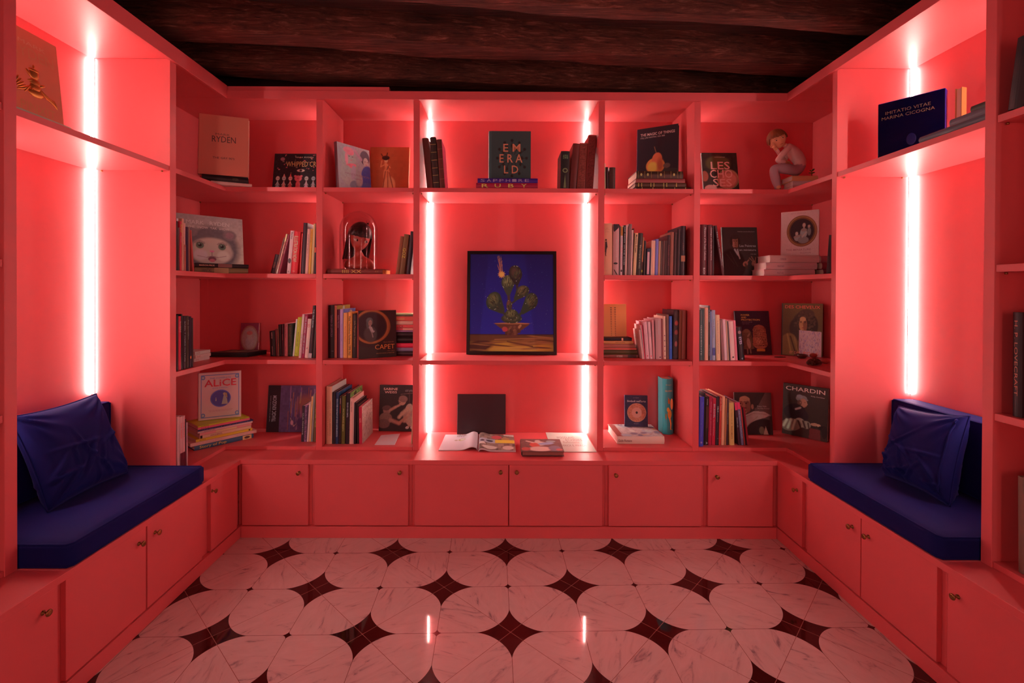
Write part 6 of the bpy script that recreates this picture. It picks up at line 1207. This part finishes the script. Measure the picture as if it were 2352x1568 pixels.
MB().ball((0, -.0585, -.047), (.0065, .003, .003), LIP, 12, 8, HT).build('lips', bs)
tw = MB(); bk_ = mat('black_wire', (.01, .008, .008), .5, raw=True)
tp = HT @ Vector((.030, .0, .096))
tw.ball(tp+Vector((0, 0, .006)), (.008, .005, .006), bk_)
for dx, dz in ((-.022, .004), (.012, .022), (-.010, .026), (-.014, -.002), (.006, -.012)): tw.tube([tp+Vector((0, 0, .004)), tp+Vector((dx*.6, 0, dz*.5+.004)), tp+Vector((dx, 0, dz+.002))], [.002, .0013, .0006], bk_, 6)
tw.build('twig_ornament', bs)
# ---- seated boy
def kp(x, y, Y, dy=0): p = P(KB[0]+x/sk, KB[1]+y/sk, Y=Y); return Vector((p.x, p.y+dy, p.z))
Yn_ = 2.955
J = {'pel': (kp(985, 1010, 2.985), .043), 'sp1': (kp(960, 870, 2.985), .042), 'sp2': (kp(880, 690, 2.985), .045), 'sp3': (kp(770, 540, 2.985), .038), 'nk': (kp(650, 445, 2.985), .016), 'hd': (kp(560, 390, 2.985), .015),
     'shn': (kp(720, 455, 2.958), .020), 'eln': (kp(445, 770, 2.945), .019), 'fan': (kp(540, 800, 2.965), .016), 'han': (kp(640, 800, 2.985), .011),
     'shf': (kp(700, 470, 3.03), .019), 'elf': (kp(610, 790, 3.035), .017), 'faf': (kp(500, 640, 3.01), .0125), 'wrf': (kp(440, 545, 2.985), .011), 'haf': (kp(385, 480, 2.965), .013),
     'hpn': (kp(900, 1000, 2.962), .036), 'thn': (kp(620, 950, 2.955), .034), 'knn': (kp(345, 945, 2.952), .031), 'shin': (kp(385, 1130, 2.952), .029), 'ann': (kp(445, 1340, 2.955), .020), 'ften': (kp(500, 1382, 2.93), .011),
     'hpf': (kp(900, 1000, 3.02), .036), 'thf': (kp(640, 950, 3.035), .032), 'knf': (kp(380, 950, 3.04), .029), 'shif': (kp(410, 1130, 3.04), .027), 'anf': (kp(460, 1330, 3.035), .019), 'ftef': (kp(500, 1360, 3.015), .011)}
J['ann'][0].z = S1+.025; J['anf'][0].z = S1+.024; J['ften'][0].z = S1+.0125; J['ftef'][0].z = S1+.0125
ED = [('pel', 'sp1'), ('sp1', 'sp2'), ('sp2', 'sp3'), ('sp3', 'nk'), ('nk', 'hd'), ('sp3', 'shn'), ('shn', 'eln'), ('eln', 'fan'), ('fan', 'han'), ('sp3', 'shf'), ('shf', 'elf'), ('elf', 'faf'), ('faf', 'wrf'), ('wrf', 'haf'),
      ('pel', 'hpn'), ('hpn', 'thn'), ('thn', 'knn'), ('knn', 'shin'), ('shin', 'ann'), ('ann', 'ften'), ('pel', 'hpf'), ('hpf', 'thf'), ('thf', 'knf'), ('knf', 'shif'), ('shif', 'anf'), ('anf', 'ftef')]
SHIRT = mat('pale_pink_shirt', (.85, .66, .62), .6, raw=True, vary=.08); TROU = mat('lilac_trousers', (.50, .40, .46), .65, raw=True, vary=.15); SKN = mat('figurine_skin', (.80, .46, .25), .5, raw=True); HRB = mat('figurine_hair', (.26, .10, .035), .5, raw=True, bump=.4, bscale=120)
REG = {'pel': 1, 'hpn': 1, 'thn': 1, 'knn': 1, 'shin': 1, 'hpf': 1, 'thf': 1, 'knf': 1, 'shif': 1, 'ann': 1, 'anf': 1, 'ften': 2, 'ftef': 2, 'hd': 2, 'nk': 0, 'wrf': 0, 'haf': 2, 'han': 2}
def skinned(name, parent, J, ED, root, mats, reg, sub=2):
    ks = list(J); o0 = parent.location
    me = bpy.data.meshes.new(name); me.from_pydata([tuple(J[k][0]-o0) for k in ks], [(ks.index(a), ks.index(c)) for a, c in ED], [])
    o = bpy.data.objects.new(name, me); C.objects.link(o); o.modifiers.new('s', 'SKIN')
    for i, k in enumerate(ks): me.skin_vertices[0].data[i].radius = (J[k][1], J[k][1]); me.skin_vertices[0].data[i].use_root = (k == root)
    ss = o.modifiers.new('sub', 'SUBSURF'); ss.levels = sub; ss.render_levels = sub
    bpy.context.view_layer.update(); e = o.evaluated_get(bpy.context.evaluated_depsgraph_get())
    m2 = bpy.data.meshes.new_from_object(e); o.modifiers.clear(); o.data = m2; o.parent = parent
    for m in mats: m2.materials.append(m)
    segs = [(J[a][0]-o0, J[c][0]-o0, a, c) for a, c in ED]
    for p in m2.polygons:
        p.use_smooth = True; best = (9, 0)
        for A, B, a, c in segs:
            d = B-A; tt = max(0, min(1, (p.center-A).dot(d)/d.length_squared)); q = (p.center-A-d*tt).length-(J[a][1]*(1-tt)+J[c][1]*tt)
            if q < best[0]: best = (q, a if tt < .5 else c)
        p.material_index = reg.get(best[1], 0)
    return o
boy = thing('boy_figurine', 'seated boy figurine in pink shirt and lilac trousers resting his chin', 'figurine', (J['pel'][0].x, J['pel'][0].y, S1))
skinned('body', boy, J, ED, 'pel', [SHIRT, TROU, SKN], REG)
# head with face, ears and hair
hc = kp(445, 300, 2.975)-boy.location
HB_ = Matrix.Translation(hc) @ Matrix.Rotation(math.radians(-24), 4, 'Y') @ Matrix.Rotation(math.radians(-18), 4, 'Z') @ Matrix.Rotation(math.radians(8), 4, 'X')
hm = MB(); vs = []; fs = []; sg, rg = 36, 24
for i in range(rg+1):
    th = math.pi*i/rg
    for j in range(sg):
        q = 2*math.pi*j/sg; z_ = .055*math.cos(th); w = math.sin(th); x = .049*w*math.cos(q); y = .050*w*math.sin(q)
        if z_ < 0: x *= 1-.30*(z_/-.055)**1.5; y *= 1-.18*(z_/-.055)**2
        f_ = max(0, -math.sin(q))*w
        y -= f_*(.007*math.exp(-(x/.006)**2-((z_+.012)/.009)**2) + .003*math.exp(-(x/.012)**2-((z_+.031)/.005)**2))
        y += f_*.003*math.exp(-((abs(x)-.019)/.009)**2-((z_-.004)/.008)**2)
        vs.append(HB_ @ Vector((x, y, z_)))
for i in range(rg):
    for j in range(sg): fs.append((i*sg+j, (i+1)*sg+j, (i+1)*sg+(j+1) % sg, i*sg+(j+1) % sg))
hm.add(vs, fs, SKN, True)
for sx in (-1, 1): hm.ball((sx*.048, .004, -.003), (.007, .010, .014), SKN, 12, 8, HB_)
hm.build('head', boy)
hair('hair', boy, HB_ @ Matrix.Translation((0, .003, .002)), .0525, .055, .060, .020, -.012, HRB, spread=62, wob=.0012, sweep=-.004)
for sx in (-1, 1):
    e_ = MB(); e_.ball((sx*.019, -.0455, .002), (.0072, .003, .0042), mat('figurine_eye_white', (.8, .6, .4), .3, raw=True), 12, 8, HB_); e_.ball((sx*.019, -.0475, .002), (.0032, .0018, .0036), PUP, 10, 6, HB_)
    e_.tube([HB_ @ Vector((sx*.011, -.048, .011)), HB_ @ Vector((sx*.019, -.0478, .0135)), HB_ @ Vector((sx*.027, -.044, .011))], .0009, HRB, 6); e_.build('eye', boy)
mt_ = MB(); mt_.tube([HB_ @ Vector((-.009, -.0465, -.0315)), HB_ @ Vector((0, -.0505, -.0300)), HB_ @ Vector((.009, -.0465, -.0315))], [.0010, .0017, .0010], mat('figurine_lips', (.5, .16, .08), .4, raw=True), 6); mt_.build('mouth', boy)
# hands: palm under the cheek and resting hand, five fingers each
def fingers(name, base, d, side, parent, L=.026, r=.0036, curl=Vector((0, 0, -.3))):
    d = d.normalized(); side = side.normalized(); m = MB(); m.ball(base-parent.location, (.011, .010, .012), SKN, 14, 10)
    for i, (k, ln) in enumerate(((-1.5, .82), (-.5, 1), (.5, .95), (1.5, .75))):
        p = base+side*(k*.0062)+d*.006-parent.location; q = p+d*L*ln*.55; e2 = q+(d+curl).normalized()*L*ln*.5
        m.tube([p, (p+q)/2, q, (q+e2)/2, e2], [r*1.05, r*1.05, r, r*.9, r*.55], SKN, 8)
    p = base-side*.009-parent.location; q = p+(d*.6-side).normalized()*L*.4; m.tube([p, q, q+d*L*.35], [r*1.15, r, r*.6], SKN, 8); m.build(name, parent)
fingers('hand', J['haf'][0]+Vector((-.004, -.002, .004)), Vector((-.75, -.15, .75)), Vector((.3, -1, .2)), boy, curl=Vector((.3, 0, .35)))
fingers('hand', J['han'][0], Vector((1, .2, -.25)), Vector((0, 1, 0)), boy)
# sprout
sp_ = kp(1218, 1110, 2.965); sp_.z = S1+.0915
spr = thing('sprout', 'tiny green four-leaved sprout standing on the books behind the boy figurine', 'plant', sp_)
GRN = mat('sprout_green', (.08, .22, .04), .5, raw=True)
MB().tube([(0, 0, 0), (.0005, 0, .015), (-.0005, 0, .036)], [.0022, .0019, .0015], GRN, 8).build('stem', spr)
def leaf(p, d, L, w):
    d = Vector(d).normalized(); s_ = d.cross(Vector((0, -1, .4))).normalized(); vs = []; n = 8
    for i in range(n+1):
        t_ = i/n; c = Vector(p)+d*L*t_+Vector((0, 0, .12*L*math.sin(math.pi*t_))); ww = w*math.sin(math.pi*min(1, t_*.9+.08))**.8
        vs += [c-s_*ww, c+Vector((0, .0008, -.0012)), c+s_*ww, c+Vector((0, -.0008, .0012))]
    fs = [(4*i+j, 4*i+(j+1) % 4, 4*i+4+(j+1) % 4, 4*i+4+j) for i in range(n) for j in range(4)]+[(3, 2, 1, 0), tuple(4*n+j for j in range(4))]
    MB().add(vs, fs, GRN, True).build('leaf', spr)
leaf((0, 0, .022), (-1, 0, .12), .020, .004); leaf((0, 0, .021), (1, .1, .38), .024, .004); leaf((0, 0, .034), (-1, 0, .55), .017, .005); leaf((0, 0, .035), (.9, 0, .75), .024, .005)
# ---- trinkets on the right corner third shelf
z = S3+.0008; BRN = mat('dark_horn_brown', (.10, .025, .015), .3, raw=True, coat=.3); RSH = mat('reddish_shell', (.30, .06, .04), .35, raw=True)
def w3(x, y): return P(1780+x/9.8, 690+y/9.8, Z=z)
p = w3(120, 1275); lf = thing('feather', 'thin dark leaf-shaped piece lying left of the youth portrait book', 'ornament', (p.x, p.y-.0, z))
MB().prism([(-.038, .002), (-.02, -.007), (.012, -.008), (.036, -.001), (.012, .009), (-.018, .009)], .0002, .0035, mat('dark_feather', (.05, .02, .02), .6, raw=True)).build('blade', lf, .0006)
p = w3(565, 1288); bw_ = thing('small_dish', 'small dark brown polished dish in front of the youth portrait book', 'dish', (p.x, p.y-.016, z))
MB().lathe([(.010, 0), (.020, .002), (.034, .016), (.036, .024), (.033, .024), (.028, .010), (.010, .005)], BRN, 28).build('bowl', bw_)
p = w3(770, 1270); sh2 = thing('shell', 'rounded reddish shell beside the small brown dish', 'shell', (p.x+.004, p.y-.036, z))
MB().ball((0, 0, .015), (.024, .016, .015), RSH, 20, 12).build('shell_body', sh2)
p = w3(960, 1470); cn = thing('carved_cluster', 'knobbly brown carved cluster at the front of the third right shelf', 'ornament', (p.x, p.y+.03, z))
cm_ = MB(); rs2 = random.Random(8)
for k in range(60):
    q = rs2.uniform(0, 6.28); e2 = rs2.uniform(0, 1.4); R_ = .030; cm_.ball((R_*1.25*math.cos(q)*math.cos(e2), R_*.8*math.sin(q)*math.cos(e2), .008+R_*.85*math.sin(e2)), rs2.uniform(.005, .009), BRN, 8, 6)
cm_.ball((0, 0, .016), (.034, .022, .016), BRN, 16, 10); cm_.build('cluster', cn)
p = w3(1130, 1430); st2 = thing('pebble', 'smooth pinkish pebble beside the knobbly carved cluster', 'pebble', (p.x+.012, p.y+.02, z))
MB().ball((0, 0, .0155), (.030, .022, .0155), mat('pink_pebble', (.5, .12, .1), .3, raw=True), 20, 12, R=Matrix.Rotation(.2, 3, 'Z')).build('stone', st2)
# ---- cushions
def cushion(name, label, b, pipes=True):
    x0, x1, y0, y1, z0, z1 = b; c = Vector(((x0+x1)/2, (y0+y1)/2, z0)); r = thing(name, label, 'cushion', c)
    hx_, hy_, hz = (x1-x0)/2, (y1-y0)/2, (z1-z0)/2; bm = bmesh.new(); bmesh.ops.create_cube(bm, size=2); bmesh.ops.subdivide_edges(bm, edges=bm.edges, cuts=14, use_grid_fill=True)
    small = min(hx_, hy_, hz)
    for v in bm.verts:
        q = v.co.copy(); ax_ = (hx_, hy_, hz); rr = .014
        w = [max(0, 1-(1-abs(q[i]))*ax_[i]/rr) for i in range(3)]; s_ = math.sqrt(sum(a*a for a in w)); n_c = sum(1 for a in w if a > 0)
        for i in range(3):
            if n_c > 1 and w[i] > 0: q[i] -= math.copysign((w[i]-w[i]/max(1, s_))*rr/ax_[i], q[i])
        k = ax_.index(small); o1, o2 = [i for i in range(3) if i != k]
        bulge = .14*(1-v.co[o1]**4)*(1-v.co[o2]**4); q[k] *= 1+bulge*(.6 if v.co[k] > 0 or k != 2 else 0)
        v.co = (q.x*hx_, q.y*hy_, q.z*hz+hz)
    me = bpy.data.meshes.new('padding'); bm.to_mesh(me); bm.free(); me.materials.append(VELVET)
    for p in me.polygons: p.use_smooth = True
    o = bpy.data.objects.new('padding', me); C.objects.link(o); o.parent = r
    k = (hx_, hy_, hz).index(small); m = MB(); i_ = .004
    for s_ in (-1, 1):
        if k == 2: zz_ = hz+s_*(hz-i_); L = [(-hx_+.006, -hy_+.006), (hx_-.006, -hy_+.006), (hx_-.006, hy_-.006), (-hx_+.006, hy_-.006)]; pts = [(a, c_, zz_) for a, c_ in L]
        else: xx = s_*(hx_-i_); L = [(-hy_+.006, .006), (hy_-.006, .006), (hy_-.006, 2*hz-.006), (-hy_+.006, 2*hz-.006)]; pts = [(xx, a, c_) for a, c_ in L]
        dense = []
        for a, c_ in zip(pts, pts[1:]+pts[:1]):
            A, B = Vector(a), Vector(c_)
            for t_ in (0.02, .06, .25, .5, .75, .94, .98): dense.append(A.lerp(B, t_))
        m.tube(dense, .0042, VELVET, 8, closed=True)
    m.build('piping', r)
cushion('bench_cushion', 'long dark blue velvet seat cushion on the left bench', (-2.055, CL-.004, 1.656, 2.412, ZC+.0005, .538))
cushion('bench_cushion', 'long dark blue velvet seat cushion on the right bench', (CR+.004, 2.121, 1.722, 2.476, ZC+.0005, .538))
cushion('back_cushion', 'dark blue velvet back cushion against the left wall behind the pillow', (-2.076, -1.972, 1.658, 2.405, .546, .868))
cushion('back_cushion', 'dark blue velvet back cushion against the right wall behind the pillow', (2.036, 2.142, 1.724, 2.470, .546, .880))
def pillow(label, TL, TR, BR, BL, th, seed, zipper=False):
    c = (Vector(BL)+Vector(BR))/2; r = thing('pillow', label, 'pillow', c); rs = np.random.RandomState(seed); N_ = 56
    A, B, D_, E_ = [Vector(p)-c for p in (BL, BR, TR, TL)]; nrm = (B-A).cross(E_-A).normalized()
    if nrm.y > 0 or (abs(nrm.y) < .3 and nrm.x*(c.x) > 0): nrm = -nrm
    fl_ = [(rs.uniform(.1, .9), rs.uniform(0, 1), rs.uniform(0, math.pi), rs.uniform(.06, .2)) for _ in range(14)]
    vs = []; fs = []
    for sd_ in (1, -1):
        for j in range(N_+1):
            for i in range(N_+1):
                a_, b2 = 2*i/N_-1, 2*j/N_-1
                px_ = a_*(1-.07*(1-b2*b2)*abs(a_)); py_ = b2*(1-.07*(1-a_*a_)*abs(b2))
                s1_, t1_ = (px_+1)/2, (py_+1)/2; p = (A*(1-s1_)+B*s1_)*(1-t1_)+(E_*(1-s1_)+D_*s1_)*t1_
                h = th*(max(0, 1-a_**4)*max(0, 1-b2**4))**.5*(1-.15*b2)
                w = 0
                for (fx, fy, an, wd_) in fl_:
                    dx, dy = s1_-fx, t1_-fy*(.5)-.05; d_ = dx*math.sin(an)-dy*math.cos(an); al = dx*math.cos(an)+dy*math.sin(an); w += .011*math.exp(-(d_/.030)**2-(al/wd_/1.5)**2)*math.cos(d_*70)
                # creases running in from the corners
                for (qx, qy) in ((0, 0), (1, 0), (0, 1), (1, 1)):
                    dx, dy = s1_-qx, t1_-qy; rr_ = math.hypot(dx, dy); an = math.atan2(abs(dy), abs(dx)); w += .010*math.exp(-(rr_/.30)**2)*math.sin(an*17+qx*2+qy+6*rr_)*min(1, rr_*12)
                edge = min(1, 5*max(0, 1-max(abs(a_), abs(b2))))
                vs.append(p+nrm*sd_*(h+w*edge))
    n = (N_+1); o_ = n*n
    for j in range(N_):
        for i in range(N_): k = j*n+i; fs += [(k, k+1, k+n+1, k+n), (o_+k, o_+k+n, o_+k+n+1, o_+k+1)]
    m = MB().add(vs, fs, VELVET, True); bd = [vs[i] for i in range(N_+1)]+[vs[j*n+N_] for j in range(1, N_+1)]+[vs[N_*n+i] for i in range(N_-1, -1, -1)]+[vs[j*n] for j in range(N_-1, 0, -1)]
    m.build('padding', r)
    MB().tube(bd, .0035, VELVET, 6, closed=True).build('seam_piping', r)
    if zipper: MB().tube([vs[j*n+N_-3]+nrm*.004 for j in range(4, N_-3)], .004, VELVET, 6).build('flap_seam', r)
pillow('large blue velvet pillow leaning on the left bench cushions', (-1.940, 1.868, .925), (-1.940, 2.275, .930), (-1.80, 2.290, .546), (-1.80, 1.885, .546), .065, 3)
pillow('crumpled blue velvet pillow leaning on the right bench cushions', (1.985, 2.36, .862), (1.995, 2.01, .905), (1.86, 1.955, .546), (1.86, 2.286, .546), .07, 5, True)
# ------------------------------------------------------------------ print all lettering
keys = sorted({(it[1], it[8] if len(it) > 8 else 0) for _, items, _ in JOBS for it in items if it[0] == 't'})
make_texts(keys)
for r, items, faces in JOBS:
    if 'd' in faces:      # extra reading directions on the front cover
        O, A, B, N = faces['c']
        faces['c2'] = (O+A*0, B, -A, N); faces['c2'] = (O+A*.24, B, -A*.24, N)
        faces['d2'] = (O+B, -B, A, N)
    mb = MB(); print_mesh(mb, items, faces); mb.build('lettering' if any(i[0] == 't' for i in items) else 'printing', r)
